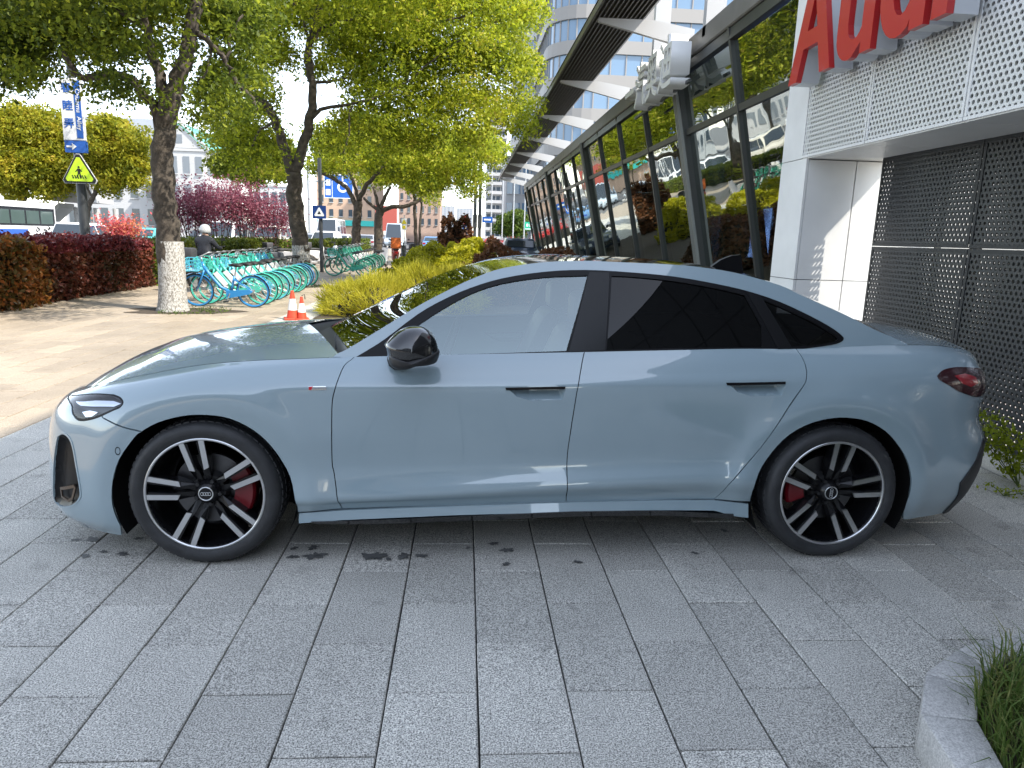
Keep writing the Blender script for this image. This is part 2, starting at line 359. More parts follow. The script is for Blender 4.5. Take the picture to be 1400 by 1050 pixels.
def lay(parent, name, k0, k1, y0, y1, m, dens_lim=300, skip=None, gap=.0058):
    V, F = tile_mesh(TA-gap, 2*TB-gap); me = bpy.data.meshes.new(name); me.from_pydata(V, [], F); me.materials.append(m)
    cand = []
    for k in range(k0, k1):
        off = 0 if k % 2 == 0 else TB; n0 = math.floor((y0-off)/(2*TB)); n1 = math.ceil((y1-off)/(2*TB))
        for n in range(n0, n1):
            cx, cy = (k+.5)*TA, off + (n+.5)*2*TB
            if skip and skip(cx, cy): continue
            p = project(np.array([[cx-TA/2, cy-TB, 0], [cx+TA/2, cy-TB, 0], [cx+TA/2, cy+TB, 0], [cx-TA/2, cy+TB, 0]]))
            vis = p[:, 2].min() > .3 and p[:, 0].max() > 0 and p[:, 0].min() < 1400 and p[:, 1].min() < 1050 and p[:, 1].max() > 300
            c = p.mean(0); hid = 95 < c[0] < 1320 and c[1] < 690 and c[1] > 440 and (abs(c[0]-700) < 560)
            area = abs(np.sum(p[:, 0]*np.roll(p[:, 1], -1) - np.roll(p[:, 0], -1)*p[:, 1])) if vis else 0
            if hid: area *= .0
            cand.append((area, cx, cy))
    cand.sort(reverse=True); rest = MB(); rs = random.Random(3)
    for i, (a, cx, cy) in enumerate(cand):
        dz = rs.uniform(-.0016, .0016); rz = rs.uniform(-.004, .004)
        if i < dens_lim and a > 0:
            o = bpy.data.objects.new(name, me); COL.objects.link(o); o.parent = parent; o.location = (cx, cy, dz); o.rotation_euler = (rs.uniform(-.003, .003), rs.uniform(-.003, .003), rz)
        else: rest.add([(cx+p[0], cy+p[1], p[2]+dz) for p in V], F)
    tag(rest.build(name, m, parent, fix=False), kind='stuff')
lay(pave, 'paving_slab', -11, 13, -1.5, 9.6, gran, 300, lambda x, y: x > 3.66 and y > -9)
lay(walk, 'paving_slab', -27, -11, 1.0, 30, tan, 300, None, .011)
# beyond the slabs: plain continuations
slab('yard', 3.98, 30, -40, 4.4, -.012, .0, mat('concrete_yard', (.32, .30, .27), .8, var=.12, scale=1.5))
slab('plaza', -11*TA, 3.66, -40, -1.6, -.012, -.004, gran); slab('plaza', -11*TA, 30, 9.7, 70, -.012, -.004, gran)
slab('sidewalk_far', -8.2, -11*TA-.0005, 30.1, 75, -.012, -.004, tan); slab('sidewalk_near', -8.2, -11*TA-.0005, -40, .7, -.012, -.004, tan)
# kerb towards the street and the carriageway
asph = mat('asphalt', (.085, .086, .09), .85, var=.18, scale=3, bump=.2, bscale=60)
road = slab('road', -34, -10.6, -60, 600, -.14, -.115, asph)
slab('kerb', -10.6, -10.3, -40, 120, -.2, .0, mat('kerb_stone', (.36, .35, .33), .7, var=.15, scale=3))
slab('planting_strip', -10.3, -8.2, -40, 75, -.2, -.006, mat('soil', (.06, .045, .03), .95, var=.3, scale=8))
for xx in (-16.2, -22.0, -27.8):
    for k in range(40): MB().box((xx, -10+k*9, -.113), (.15, 4, .004)).build('lane_mark', mat('road_paint', (.7, .7, .68), .7, var=.15, scale=4), road)
slab('far_sidewalk', -46, -34, -60, 300, -.2, .0, mat('far_paving', (.36, .34, .31), .8, var=.1, scale=2))
# dark drip marks left on the slabs: small irregular blots of grime
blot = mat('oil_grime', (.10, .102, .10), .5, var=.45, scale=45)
def blotm(px, py, r, sd):
    rs = random.Random(sd); c = on_z(px, py); mb = MB(); n = 26; V = [(c[0], c[1], .0042)]
    ph = [rs.uniform(0, 6.28) for _ in range(4)]
    for i in range(n):
        a = 2*math.pi*i/n; q = r*(1 + .25*math.sin(2*a+ph[0]) + .22*math.sin(5*a+ph[1]) + .18*math.sin(9*a+ph[2]) + rs.uniform(-.12, .12)); V.append((c[0]+q*math.cos(a), c[1]+.9*q*math.sin(a), .0042))
    mb.add(V, [(0, 1+i, 1+(i+1) % n) for i in range(n)]); return mb
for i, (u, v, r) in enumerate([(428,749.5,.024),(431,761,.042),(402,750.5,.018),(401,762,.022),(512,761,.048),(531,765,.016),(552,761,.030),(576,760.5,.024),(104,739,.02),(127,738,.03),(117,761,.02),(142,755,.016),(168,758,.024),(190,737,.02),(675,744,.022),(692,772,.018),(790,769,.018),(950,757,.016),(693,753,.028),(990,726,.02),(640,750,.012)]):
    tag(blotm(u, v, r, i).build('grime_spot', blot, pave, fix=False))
# planter in the corner: granite kerb ring with grass
ks = granite('granite_kerb', (.42, .41, .39), .25, .05, False)
P = [on_z(1247, 1062), on_z(1257, 960), on_z(1266, 922), on_z(1303, 890), on_z(1345, 884), on_z(1420, 884)]
Pin = [on_z(1345, 1062, .0), on_z(1336, 985, .0), on_z(1337, 940, .0), on_z(1350, 915, .0), on_z(1372, 903, .0), on_z(1430, 898, .0)]
H = .13
Pt = [on_z(u, v, H) for u, v in ((1318,1068),(1258,976),(1265,919),(1310,886),(1350,872),(1425,862))]; It = [on_z(u, v, H) for u, v in ((1382,1065),(1337,985),(1338,945),(1352,915),(1382,898),(1430,890))]
Pb = [np.array([p[0]+.0, p[1]-.0, -.02]) for p in Pt]; Ib = [np.array([p[0], p[1], -.02]) for p in It]
pl = thing('corner_planter', 'low granite kerbed planter with long green grass at the pavement corner', 'planter', tuple(np.r_[It[2][:2], 0.]))
lo = np.r_[It[2][:2], 0.]
for i in range(len(Pt)-1):
    q = [Pt[i], Pt[i+1], It[i+1], It[i]]; sh = .004
    c = sum(q)/4; q = [c + (p-c)*.994 for p in q]; V = [p-lo for p in q] + [np.array([p[0], p[1], -.02])-lo for p in q]
    o = MB().add(V, [(0, 1, 2, 3), (7, 6, 5, 4)] + [(j, j+4, (j+1) % 4+4, (j+1) % 4) for j in range(4)]).build('kerb_stone', ks, pl); bevel(o, .008, 2)
MB().add([np.array([p[0], p[1], .075])-lo for p in It] + [np.array([It[0][0]+3, It[0][1]-.5, .075])-lo, np.array([It[-1][0]+3, It[-1][1], .075])-lo], [(0, 1, 2, 3, 4, 5, 7, 6)]).build('soil_bed', MATS['soil'], pl)
# ================================================================ SHOWROOM
XF, XS, ZB, ZT = 3.18, 3.78, 2.355, 7.74
white_pan = mat('white_panel', (.70, .70, .685), .38, var=.07, scale=2.2)
dark_m = mat('dark_metal', (.035, .037, .04), .45, metal=.4)
perf_w = perf_mat('perforated_white', (.66, .665, .66), .047, .30); perf_b = perf_mat('perforated_black', (.055, .058, .062), .047, .285, rough=.4, metal=.5)
gate = thing('gate_portal', 'white clad portal with perforated fascia beside the showroom', 'portal', (XF, 4.7, 0))
def part(name, c, d, m, parent, org=(0, 0, 0), bv=0.):
    o = MB().box((c[0]-org[0], c[1]-org[1], c[2]-org[2]), d).build(name, m, parent)
    if bv: bevel(o, bv, 1)
    return o
OG = (XF, 4.7, 0); Y_R, Y_L = 4.45, 5.0
# backing box of the beam
part('beam_core', ((XF+.13+4.06)/2, (-16+Y_R)/2, (ZB+.03+ZT)/2), (4.06-XF-.13, Y_R+16-.01, ZT-ZB-.03), mat('beam_shadow_grey', (.07, .072, .075), .8), gate, OG)
reflect_dark = mat('reflection_dark', (.06, .062, .065), .5)  # dark colour added to unseen fascia panels to darken the rear side window's reflection
ys = [4.555, 3.43, 2.255, 1.08, -.095, -1.27, -2.445, -3.62, -5.97, -8.32, -10.67, -13.02, -15.37]
for k in range(len(ys)-1):
    yc, wd = (ys[k]+ys[k+1])/2, ys[k]-ys[k+1]
    for z0, z1 in ((ZB, 4.1), (4.1, 5.9), (5.9, ZT)):
        if z0 > ZB and k > 4: pass
        p_ = part('fascia_panel', (XF, yc, (z0+z1)/2), (.012, wd-.008, z1-z0-.008), perf_w if k < 3 else reflect_dark, gate, OG)
        fr = MB(); t = .022
        for (cy, cz, sy, sz) in ((yc, z0+.004+t/2, wd-.012, t), (yc, z1-.004-t/2, wd-.012, t), (yc-wd/2+.006+t/2, (z0+z1)/2, t, z1-z0-.012-2*t), (yc+wd/2-.006-t/2, (z0+z1)/2, t, z1-z0-.012-2*t)):
            fr.box((XF-.009-OG[0], cy-OG[1], cz), (.006, sy, sz))
        fr.build('panel_border', white_pan if k < 3 else reflect_dark, p_)
# soffit boards
for k in range(len(ys)-1):
    part('soffit_board', ((XF+4.06)/2+.002, (ys[k]+ys[k+1])/2, ZB+.004), (4.06-XF-.006, ys[k]-ys[k+1]-.006, .02), white_pan, gate, OG)
part('soffit_board', ((XF+XS)/2, (Y_R+4.555)/2+.05, ZB+.001), (.05, .01, .01), white_pan, gate, OG)
# pillar: cladding boards on the street face and on the reveal
part('pillar_core', (XF+.7, (Y_R+Y_L)/2+.02, ZT/2), (1.36, Y_L-Y_R-.06, ZT-.02), MATS['beam_shadow_grey'], gate, OG)
for z0, z1 in ((.0, 1.20), (1.20, ZB), (ZB, 4.9), (4.9, ZT)):
    part('cladding_board', (XF+.012, (Y_R+Y_L)/2, (z0+z1)/2), (.024, Y_L-Y_R, z1-z0-.007), white_pan, gate, OG)
    if z0 < 2:
        zt = min(z1, ZB-.012)
        for x0, x1 in ((XF+.026, XF+.50), (XF+.505, XF+1.40)):
            part('cladding_board', ((x0+x1)/2, Y_R+.012, (z0+zt)/2), (x1-x0-.006, .024, zt-z0-.007), white_pan, gate, OG)
# perforated black screen under the beam, standing free of the pillar
scr = thing('perforated_screen', 'tall black perforated metal screen under the white fascia', 'screen', (XS, 3.0, 0))
OS = (XS, 3.0, 0); ye = [4.20, 2.87, 1.60, .33, -.94, -2.21, -3.48, -4.75, -6.02, -7.29, -8.56, -9.83, -11.1, -12.37, -13.64, -14.91]
for k in range(len(ye)-1):
    yc, wd = (ye[k]+ye[k+1])/2, ye[k]-ye[k+1]
    for z0, z1 in ((.13, 1.545), (1.545, 2.354)):
        p_ = part('screen_panel', (XS+.02, yc, (z0+z1)/2), (.012, wd-.006, z1-z0-.006), perf_b, scr, OS); part('backing_sheet', (XS+.12, yc, (z0+z1)/2), (.006, wd-.006, z1-z0-.006), perf_b, scr, OS); t = .028; fr = MB()
        for (cy, cz, sy, sz) in ((yc, z0+.003+t/2, wd-.01, t), (yc, z1-.003-t/2, wd-.01, t), (yc-wd/2+.005+t/2, (z0+z1)/2, t, z1-z0-.01-2*t), (yc+wd/2-.005-t/2, (z0+z1)/2, t, z1-z0-.01-2*t)):
            fr.box((.011, cy-OS[1], cz), (.005, sy, sz))
        fr.build('panel_border', dark_m, p_)
    part('post', (XS+.07, ye[k+1], 1.2), (.06, .06, 2.36), dark_m, scr, OS)
tag(part('screen_kerb', (XS-.01, -1.2, .05), (.14, 11.0, .16), granite('kerb_pale', (.62, .60, .55), .15, .05, False), None), 'pale stone kerb at the foot of the black screen', 'kerb')
# red letters
LX = 2.93
LM = Matrix(((0, 0, -1, 0), (-1, 0, 0, 0), (0, 1, 0, 0), (0, 0, 0, 1)))
red = mat('sign_red', (.42, .012, .014), .38, coat=.3); grey_side = mat('letter_return', (.50, .52, .55), .35, metal=.2)
sign = thing('showroom_letters', 'big red Audi letters with grey returns on the white fascia', 'sign', (XF, 3.3, 2.98))
def A_poly():  return [[(0, 0), (.20, 0), (.30, .30), (.62, .30), (.72, 0), (.93, 0), (.58, 1.02), (.35, 1.02)], [(.355, .46), (.46, .80), (.57, .46)]]
def arc(cx, cy, r, a0, a1, n=10, ry=None): return [(cx + r*math.cos(R(a0+(a1-a0)*i/n)), cy + (ry or r)*math.sin(R(a0+(a1-a0)*i/n))) for i in range(n+1)]
def u_poly(): return [[(0, .76), (0, .24)] + arc(.25, .24, .25, 180, 285, 8, .25) + [(.46, .10), (.46, 0), (.64, 0), (.64, .76), (.45, .76), (.45, .30)] + arc(.33, .28, .13, 0, -150, 7, .13)[1:] + [(.195, .30), (.195, .76)]]
def d_poly(): return [[(.47, 1.02), (.47, .70)] + arc(.30, .385, .31, 62, 298, 16, .395) + [(.47, .09), (.47, 0), (.66, 0), (.66, 1.02)], arc(.33, .385, .145, 0, 360, 16, .235)[:-1][::-1]]
def i_poly(): return [[(0, 0), (.19, 0), (.19, .76), (0, .76)]]
def flat_letter(polys, x0, sc, xs, d0, d1):
    mb = MB()
    for pi_ in (0,):
        pts = []; edges = []
        for pl_ in polys:
            o = len(pts); n = len(pl_); pts += [Vector((p[0]*sc*xs+x0, p[1]*sc)) for p in pl_]; edges += [(o+i, o+(i+1) % n) for i in range(n)]
        vv, ee, ff, *_ = delaunay_2d_cdt(pts, edges, [], 0, 1e-6); q = np.array([(v.x, v.y) for v in vv])
        outer = np.array([(p[0]*sc*xs+x0, p[1]*sc) for p in polys[0]]); hs = [np.array([(p[0]*sc*xs+x0, p[1]*sc) for p in h]) for h in polys[1:]]
        F = [f for f in ff if inside(outer, np.mean(q[list(f)], 0)[None])[0] and not any(inside(h, np.mean(q[list(f)], 0)[None])[0] for h in hs)]
        mb.add([(p[0], p[1], d0) for p in q], F); mb.add([(p[0], p[1], d1) for p in q], [f[::-1] for f in F])
        for pl_ in polys:
            n = len(pl_); o = len(mb.v); mb.v += [(p[0]*sc*xs+x0, p[1]*sc, d) for d in (d0, d1) for p in pl_]; mb.f += [(o+i, o+(i+1) % n, o+n+(i+1) % n, o+n+i) for i in range(n)]
    mb.v = [(-(p[2]), -p[0], p[1]) for p in mb.v]; return mb
SC = .86; x = -1.12
for polys, adv in ((A_poly(), .93), (u_poly(), .64), (d_poly(), .66), (i_poly(), .19)):
    a = flat_letter(polys, x, SC, .95, .06, .22).build('letter_body', grey_side, sign); b_ = flat_letter(polys, x-.004, SC*1.01, .95, .222, .27).build('letter_face', red, a)
    x += adv*SC*.95 + .085
# ---------------------------------------------------------------- glass hall
hall = thing('glass_showroom', 'long glass showroom hall with leaning dark mullions', 'building', (4.6, 25, 0)); OH = (4.6, 25, 0)
def fx_(z): return 3.87 + .22*(4.6-z)
YM = [11.5 + 2.72*k for k in range(-2, 14)]; Y0, Y1 = 4.95, YM[-1]
fglass = glass_mat('facade_glass', (.55, .60, .57), .38, 0.012, .30, (.93, .97, .92)); mull_m = mat('mullion', (.075, .078, .075), .4, metal=.5)
Zs = [.10, 3.56, 4.52]
def leanbox(name, z0, z1, y0, y1, dx0, dx1, m, parent):
    V = [(fx_(z)+dx-OH[0], y-OH[1], z) for z in (z0, z1) for (dx, y) in ((dx0, y0), (dx1, y0), (dx1, y1), (dx0, y1))]
    return MB().add(V, [(0, 3, 2, 1), (4, 5, 6, 7), (0, 1, 5, 4), (1, 2, 6, 5), (2, 3, 7, 6), (3, 0, 4, 7)]).build(name, m, parent)
edges_y = [Y0] + YM[0:]
for k in range(len(edges_y)-1):
    for j in range(2):
        o = leanbox('pane', Zs[j]+.03, Zs[j+1]-.03, edges_y[k]+.03, edges_y[k+1]-.03, -.006, .006, fglass, hall)
    leanbox('transom', Zs[1]-.05, Zs[1]+.05, edges_y[k]+.04, edges_y[k+1]-.04, -.06, .09, mull_m, hall)
for k, y in enumerate(YM):
    thick = (k-2) % 4 == 0
    leanbox('mullion', .0, 4.7, y-(.14 if thick else .035), y+(.14 if thick else .035), -.10 if thick else -.07, .16, mull_m, hall)
    if thick:
        for dy in (-.09, .0, .09): leanbox('mullion_fin', .0, 4.7, y+dy-.015, y+dy+.015, -.16, -.101, mat('mullion_light', (.30, .31, .29), .4, metal=.3), hall)
stone_d = mat('gutter_metal', (.17, .16, .145), .5, metal=.3, var=.15, scale=2)
part('gutter', (3.98, (Y0+Y1)/2, 4.86), (.42, Y1-Y0, .34), stone_d, hall, OH, .02)
part('head_rail', (3.86, (Y0+Y1)/2, 4.60), (.10, Y1-Y0, .16), mull_m, hall, OH)
part('roof', (9.2, (Y0+Y1)/2+.02, 4.95), (10.0, Y1-Y0-.1, .25), mat('roof_grey', (.3, .3, .3), .7), hall, OH)
part('back_wall', (13.8, (Y0+Y1)/2, 2.4), (.2, Y1-Y0, 4.8), mat('hall_wall', (.55, .55, .53), .7, var=.15, scale=.6), hall, OH)
part('end_wall', (9.3, Y1+.1, 2.4), (9.0, .2, 4.8), mat('hall_end', (.45, .45, .44), .7), hall, OH)
part('end_wall', (9.5, Y0+.06, 2.4), (9.0, .1, 4.8), MATS['hall_end'], hall, OH)
part('hall_floor', (9.3, (Y0+Y1)/2, .02), (8.8, Y1-Y0, .06), mat('hall_floor_m', (.5, .5, .49), .15), hall, OH)
part('plinth', (4.78, (Y0+Y1)/2, .05), (.25, Y1-Y0, .12), mat('plinth_dark', (.05, .05, .05), .6), hall, OH)
# pale round columns behind the glass and two lit display screens
for y in (8.9, 13.0, 24.0, 35.0): MB().tube([(5.25-OH[0], y-OH[1], .05), (5.25-OH[0], y-OH[1], 4.8)], .16, 16).build('column', mat('column_pale', (.55, .60, .55), .4), hall, smooth='auto')
for (yy, zz, wy, hz, lb) in ((10.4, 1.9, 1.6, 1.5, 'large lit blue display screen inside the hall near the portal'), (14.5, 1.8, 1.2, 1.2, 'smaller lit blue display screen deeper inside the hall')):
    sc_ = tag(MB().box((7.0, yy, zz), (.08, wy, hz)).build('display_screen', dark_m), lb, 'screen', 'display screens in the hall')
    m = MATS.get('screen_glow')
    if not m:
        m = bpy.data.materials.new('screen_glow'); m.use_nodes = True; N, L = nodes(m); b = N['Principled BSDF']; tc = N.new('ShaderNodeTexCoord'); n = N.new('ShaderNodeTexNoise'); n.inputs['Scale'].default_value = 1.6; n.inputs['Detail'].default_value = 3
        L.new(tc.outputs['Object'], n.inputs['Vector']); r = N.new('ShaderNodeValToRGB'); L.new(n.outputs[0], r.inputs[0]); r.color_ramp.elements[0].position = .35; r.color_ramp.elements[0].color = (.02, .03, .12, 1); r.color_ramp.elements[1].position = .65; r.color_ramp.elements[1].color = (.25, .4, 1, 1)
        L.new(r.outputs[0], b.inputs['Emission Color']); b.inputs['Emission Strength'].default_value = 1.3; MATS['screen_glow'] = m
    MB().box((6.953, yy, zz), (.008, wy-.06, hz-.06)).build('display_face', m, sc_)
    MB().box((7.0, yy, .55), (.1, .2, 1.1)).build('stand', dark_m, sc_)
# louvred canopy on brackets
can = thing('louvred_canopy', 'dark louvred sun canopy on white brackets above the glass hall', 'canopy', (3, 25, 5)); OC = (3, 25, 5)
lou = mat('louvre_dark', (.13, .12, .11), .5, metal=.3); brk = mat('bracket_white', (.40, .40, .40), .45)
def cz_(x): return 5.62 + (x-2.27)*.10
xs_ = np.linspace(2.27, 3.36, 13)
for k, x in enumerate(xs_[:-1]):
    dxx = xs_[1]-xs_[0]; z = cz_(x)
    V = [(xx-OC[0], y-OC[1], zz-OC[2]) for y in (10.5, 51.5) for (xx, zz) in ((x, z), (x+dxx*1.15, z+.09), (x+dxx*1.15, z+.105), (x, z+.015))]
    MB().add(V, [(0, 1, 2, 3), (7, 6, 5, 4), (0, 4, 5, 1), (1, 5, 6, 2), (2, 6, 7, 3), (3, 7, 4, 0)]).build('louvre', lou, can)
part('top_sheet', (2.84, 31.0, 5.845), (1.12, 41.0, .012), lou, can, OC)
part('edge_beam', (2.25, 31.0, 5.64), (.05, 41.0, .12), lou, can, OC)
for y in [11.9 + 5.44*k for k in range(8)]:
    V = [(xx-OC[0], y+dy-OC[1], zz-OC[2]) for dy in (-.05, .05) for (xx, zz) in ((2.35, 5.55), (4.2, 5.14), (4.2, 5.50), (3.4, 5.62), (2.35, 5.61))]
    MB().add(V, [(0, 1, 2, 3, 4), (9, 8, 7, 6, 5)] + [(i, i+5, (i+1) % 5+5, (i+1) % 5) for i in range(5)]).build('bracket', brk, can)
for y in (9.9, 13.3):                                         # white fins that carry the lettering
    part('mast', (3.93, y, 5.9), (.32, .16, 2.1), brk, can, OC)
# white box characters on the gutter
cs = thing('characters_sign', 'white box lettering of four Chinese characters above the glass hall', 'sign', (3.5, 11.8, 4.2))
wl = mat('letter_white', (.72, .72, .70), .45)
for i, ch in enumerate('一汽奥迪'):
    yy = 13.3 - i*.92
    o = text_mesh('character', ch, .92, wl, cs, .17, .012, Matrix.Translation((0, yy-11.8, .02)) @ LM, .95, res=2)
part('sign_rail', (3.62, 11.9, 4.18), (.05, 3.9, .05), mull_m, cs, (3.5, 11.8, 4.2))

# unseen slatted wall added behind the portal to darken the car's window reflections
rsn = thing('sky_block_screen', 'unseen dark louvred screen on posts added to block sky reflections in the car', 'screen', (8.6, -10, 0))
for k in range(23): MB().box((0, 0, 7.9+k*.28), (.10, 26, .22)).build('slat', dark_m, rsn)
for y in (-12, -6, 0, 6, 12): MB().box((.12, y, 7.1), (.1, .1, 14.2)).build('post', dark_m, rsn)
# ================================================================ THE CAR
CAR_LOC = (-1.22149, .65726); CAR_RZ = .0236107
car = thing('sedan_car', 'blue grey fastback sedan with black roof and twin spoke black wheels', 'car', (*CAR_LOC, 0), CAR_RZ)
_c, _s = math.cos(CAR_RZ), math.sin(CAR_RZ)
def car_w(P):
    P = np.asarray(P); return np.stack([CAR_LOC[0] + _c*P[..., 0] - _s*P[..., 1], CAR_LOC[1] + _s*P[..., 0] + _c*P[..., 1], P[..., 2]], -1)
def car_dir(d): return np.array([_c*d[0] + _s*d[1], -_s*d[0] + _c*d[1], d[2]])
CC = car_dir(CAM - np.array([*CAR_LOC, 0]))
def car_on_y(u, v, y):
    d = car_dir(ray(u, v)); t = (y - CC[1]) / d[1]; return CC + t*d
BG = body_grid()
_uv = project(car_w(BG.P).reshape(-1, 3))[:, :2].reshape(BG.nu, BG.nt, 2)
_vd = np.einsum('ijk,ijk->ij', BG.N, BG.P - CC)
if _vd[300, 80] > 0: BG.N = -BG.N; _vd = -_vd          # outward normals
_front = _vd < 0
def px_ut(u, v):
    d = (_uv[..., 0]-u)**2 + (_uv[..., 1]-v)**2 + np.where(_front, 0, 1e6)
    i, j = np.unravel_index(np.argmin(d), d.shape); q = np.array([BG.u0 + i*BG.du, j/(BG.nt-1)])
    for _ in range(6):
        f = lambda a: project(car_w(BG.at(np.array([a[0]]), np.array([a[1]]))))[0, :2]
        p0 = f(q); J = np.c_[(f(q + [.004, 0]) - p0)/.004, (f(q + [0, .004]) - p0)/.004]
        try: st = np.linalg.solve(J, np.array([u, v]) - p0)
        except Exception: break
        q = q + np.clip(st, -.03, .03); q[1] = min(max(q[1], 0), 1)
    return q
def px_gh(u, v):
    y = .2
    for _ in range(12):
        P = car_on_y(u, v, y); y = float(gh_y(np.array([P[0]]), np.array([P[2]]))[0])
    return np.array([P[0], P[2]])
def inset(poly, w):
    P = np.asarray(poly, float); a = P - np.roll(P, 1, 0); b = np.roll(P, -1, 0) - P
    ar = np.sum(P[:, 0]*np.roll(P[:, 1], -1) - np.roll(P[:, 0], -1)*P[:, 1]); sg = 1 if ar > 0 else -1
    na = np.c_[-a[:, 1], a[:, 0]]; nb = np.c_[-b[:, 1], b[:, 0]]
    na /= np.linalg.norm(na, axis=1, keepdims=True)+1e-12; nb /= np.linalg.norm(nb, axis=1, keepdims=True)+1e-12
    n = na + nb; n /= np.maximum(np.linalg.norm(n, axis=1, keepdims=True), .6)
    return P + sg*w*n
def bdist(poly, pts):
    P = np.asarray(poly); Q = np.roll(P, -1, 0); best = np.full(len(pts), 9.)
    for a, b in zip(P, Q):
        d = b-a; t = np.clip(((pts-a) @ d)/max(d @ d, 1e-12), 0, 1); best = np.minimum(best, np.linalg.norm(pts - (a + t[:, None]*d), axis=1))
    return best
TS = .78                                     # t -> metres for triangulation
def surf_wrap(q): return BG.at(q[:, 0], q[:, 1]/TS), BG.nrm(q[:, 0], q[:, 1]/TS)
def surf_gh(q):
    y = gh_y(q[:, 0], q[:, 1]); e = .004
    dx = (gh_y(q[:, 0]+e, q[:, 1]) - y)/e; dz = (gh_y(q[:, 0], q[:, 1]+e) - y)/e
    n = np.stack([dx, -np.ones_like(y), dz], 1); n /= np.linalg.norm(n, axis=1, keepdims=True)
    return np.stack([q[:, 0], y, q[:, 1]], 1), n
def panel(name, poly, m, surf=surf_wrap, holes=(), gap=.0022, step=.022, off=0., lip=.014, parent=None, offf=None, both=True, parent2=None, bstep=.012):
    poly = inset(dens([np.asarray(p) for p in poly], bstep), gap); holes = [np.asarray(dens(list(map(np.asarray, h)), bstep)) for h in holes]
    lo, hi = poly.min(0), poly.max(0)
    gx, gy = np.meshgrid(np.arange(lo[0]+step/2, hi[0], step), np.arange(lo[1]+step/2, hi[1], step)); g = np.c_[gx.ravel(), gy.ravel()]
    ok = inside(poly, g); ok[ok] &= bdist(poly, g[ok]) > step*.45
    for h in holes: ok &= ~inside(h, g); ok[ok] &= bdist(h, g[ok]) > step*.45
    g = g[ok]; pts = np.concatenate([poly] + holes + [g]); edges = []; o = 0
    for l in [poly] + holes:
        n = len(l); edges += [(o+i, o+(i+1) % n) for i in range(n)]; o += n
    vv, ee, ff, ov, oe, of = delaunay_2d_cdt([Vector(p) for p in pts], edges, [], 0, 1e-7)
    q = np.array([(p.x, p.y) for p in vv]); F = np.array([f for f in ff if len(f) == 3]); cen = q[F].mean(1)
    keep = inside(poly, cen)
    for h in holes: keep &= ~inside(h, cen)
    F = F[keep]; P, Nn = surf(q)
    oo = off if offf is None else off + offf(q, poly)
    P = P + Nn*(oo[:, None] if hasattr(oo, '__len__') else oo)
    # consistent winding
    fn = np.cross(P[F[:, 1]]-P[F[:, 0]], P[F[:, 2]]-P[F[:, 0]]); flip = np.einsum('ij,ij->i', fn, Nn[F].mean(1)) < 0; F[flip] = F[flip][:, ::-1]
    V = [P]; NN = [Nn]; FF = [tuple(f) for f in F]; base = len(P)
    if lip > 0:
        cnt = {}
        for f in FF:
            for a, b in ((f[0], f[1]), (f[1], f[2]), (f[2], f[0])): cnt[(a, b)] = 1
        bd = [(a, b) for (a, b) in cnt if (b, a) not in cnt]; idx = {}; ev = []; en = []
        for a, b in bd:
            tn = np.cross(P[b]-P[a], Nn[a]); tn /= np.linalg.norm(tn)+1e-12; o = base + len(ev)
            ev += [P[a], P[b], P[b]-Nn[b]*lip, P[a]-Nn[a]*lip]; en += [tn]*4; FF.append((o+1, o, o+3, o+2))
        V.append(np.array(ev)); NN.append(np.array(en))
    V = np.concatenate(V); NN = np.concatenate(NN); used = np.unique(np.concatenate([np.array(f) for f in FF])); rm = -np.ones(len(V), int); rm[used] = np.arange(len(used))
    V = V[used]; NN = NN[used]; FF = [tuple(rm[list(f)]) for f in FF]
    objs = []
    for side in ((0, 1) if both else (0,)):
        vv = V.copy(); nn = NN.copy(); fs = FF
        if side: vv[:, 1] = 2*YC - vv[:, 1]; nn[:, 1] *= -1; fs = [f[::-1] for f in FF]
        me = bpy.data.meshes.new(name); me.from_pydata(vv.tolist(), [], fs); me.polygons.foreach_set('use_smooth', [True]*len(fs))
        if offf is None: me.normals_split_custom_set_from_vertices(nn.tolist())
        me.materials.append(m); o = bpy.data.objects.new(name, me); COL.objects.link(o); o.parent = (parent2 if side and parent2 else parent) or car; objs.append(o)
    return objs
def grid_obj(name, G, m, parent=None, flip=False, mirror=True):
    """G (n, m, 3): near half, last column on the centre line; mirrored to the far side in the same sheet"""
    if mirror:
        H = G[:, -2::-1].copy(); H[..., 1] = 2*YC - H[..., 1]; G = np.concatenate([G, H], 1)
    n, k = G.shape[:2]; b = MB(); b.v = [tuple(p) for p in G.reshape(-1, 3)]
    b.f = [(i*k+j, i*k+j+1, (i+1)*k+j+1, (i+1)*k+j) for i in range(n-1) for j in range(k-1)]
    if flip: b.f = [f[::-1] for f in b.f]
    return b.build(name, m, parent or car, smooth=True, fix=False)

# ---- materials
paint = mat('car_paint', (.255, .335, .375), .22, coat=1.0, spec=.5); paint.node_tree.nodes['Principled BSDF'].inputs['Coat IOR'].default_value = 1.75; paint.node_tree.nodes['Principled BSDF'].inputs['Coat Roughness'].default_value = .015
gloss_black = mat('gloss_black', (.006, .006, .007), .12, coat=1.0)
satin = mat('satin_trim', (.006, .006, .007), .34, spec=.2)
black_plastic = mat('black_plastic', (.012, .012, .013), .5)
dark_void = mat('dark_void', (.006, .006, .006), .9, spec=.1)
rubber = mat('tyre_rubber', (.022, .023, .025), .62, var=.25, scale=18, bump=.12, bscale=70)
alu = mat('machined_aluminium', (.62, .63, .64), .28, metal=1.)
chrome = mat('chrome', (.75, .76, .78), .12, metal=1.)
brake_red = mat('caliper_red', (.16, .005, .010), .4, coat=.3)
disc_m = mat('brake_disc', (.13, .13, .135), .4, metal=1.); wheel_black = mat('wheel_black', (.006, .006, .007), .25, spec=.35)
seat_m = mat('seat_leather', (.02, .02, .021), .5)
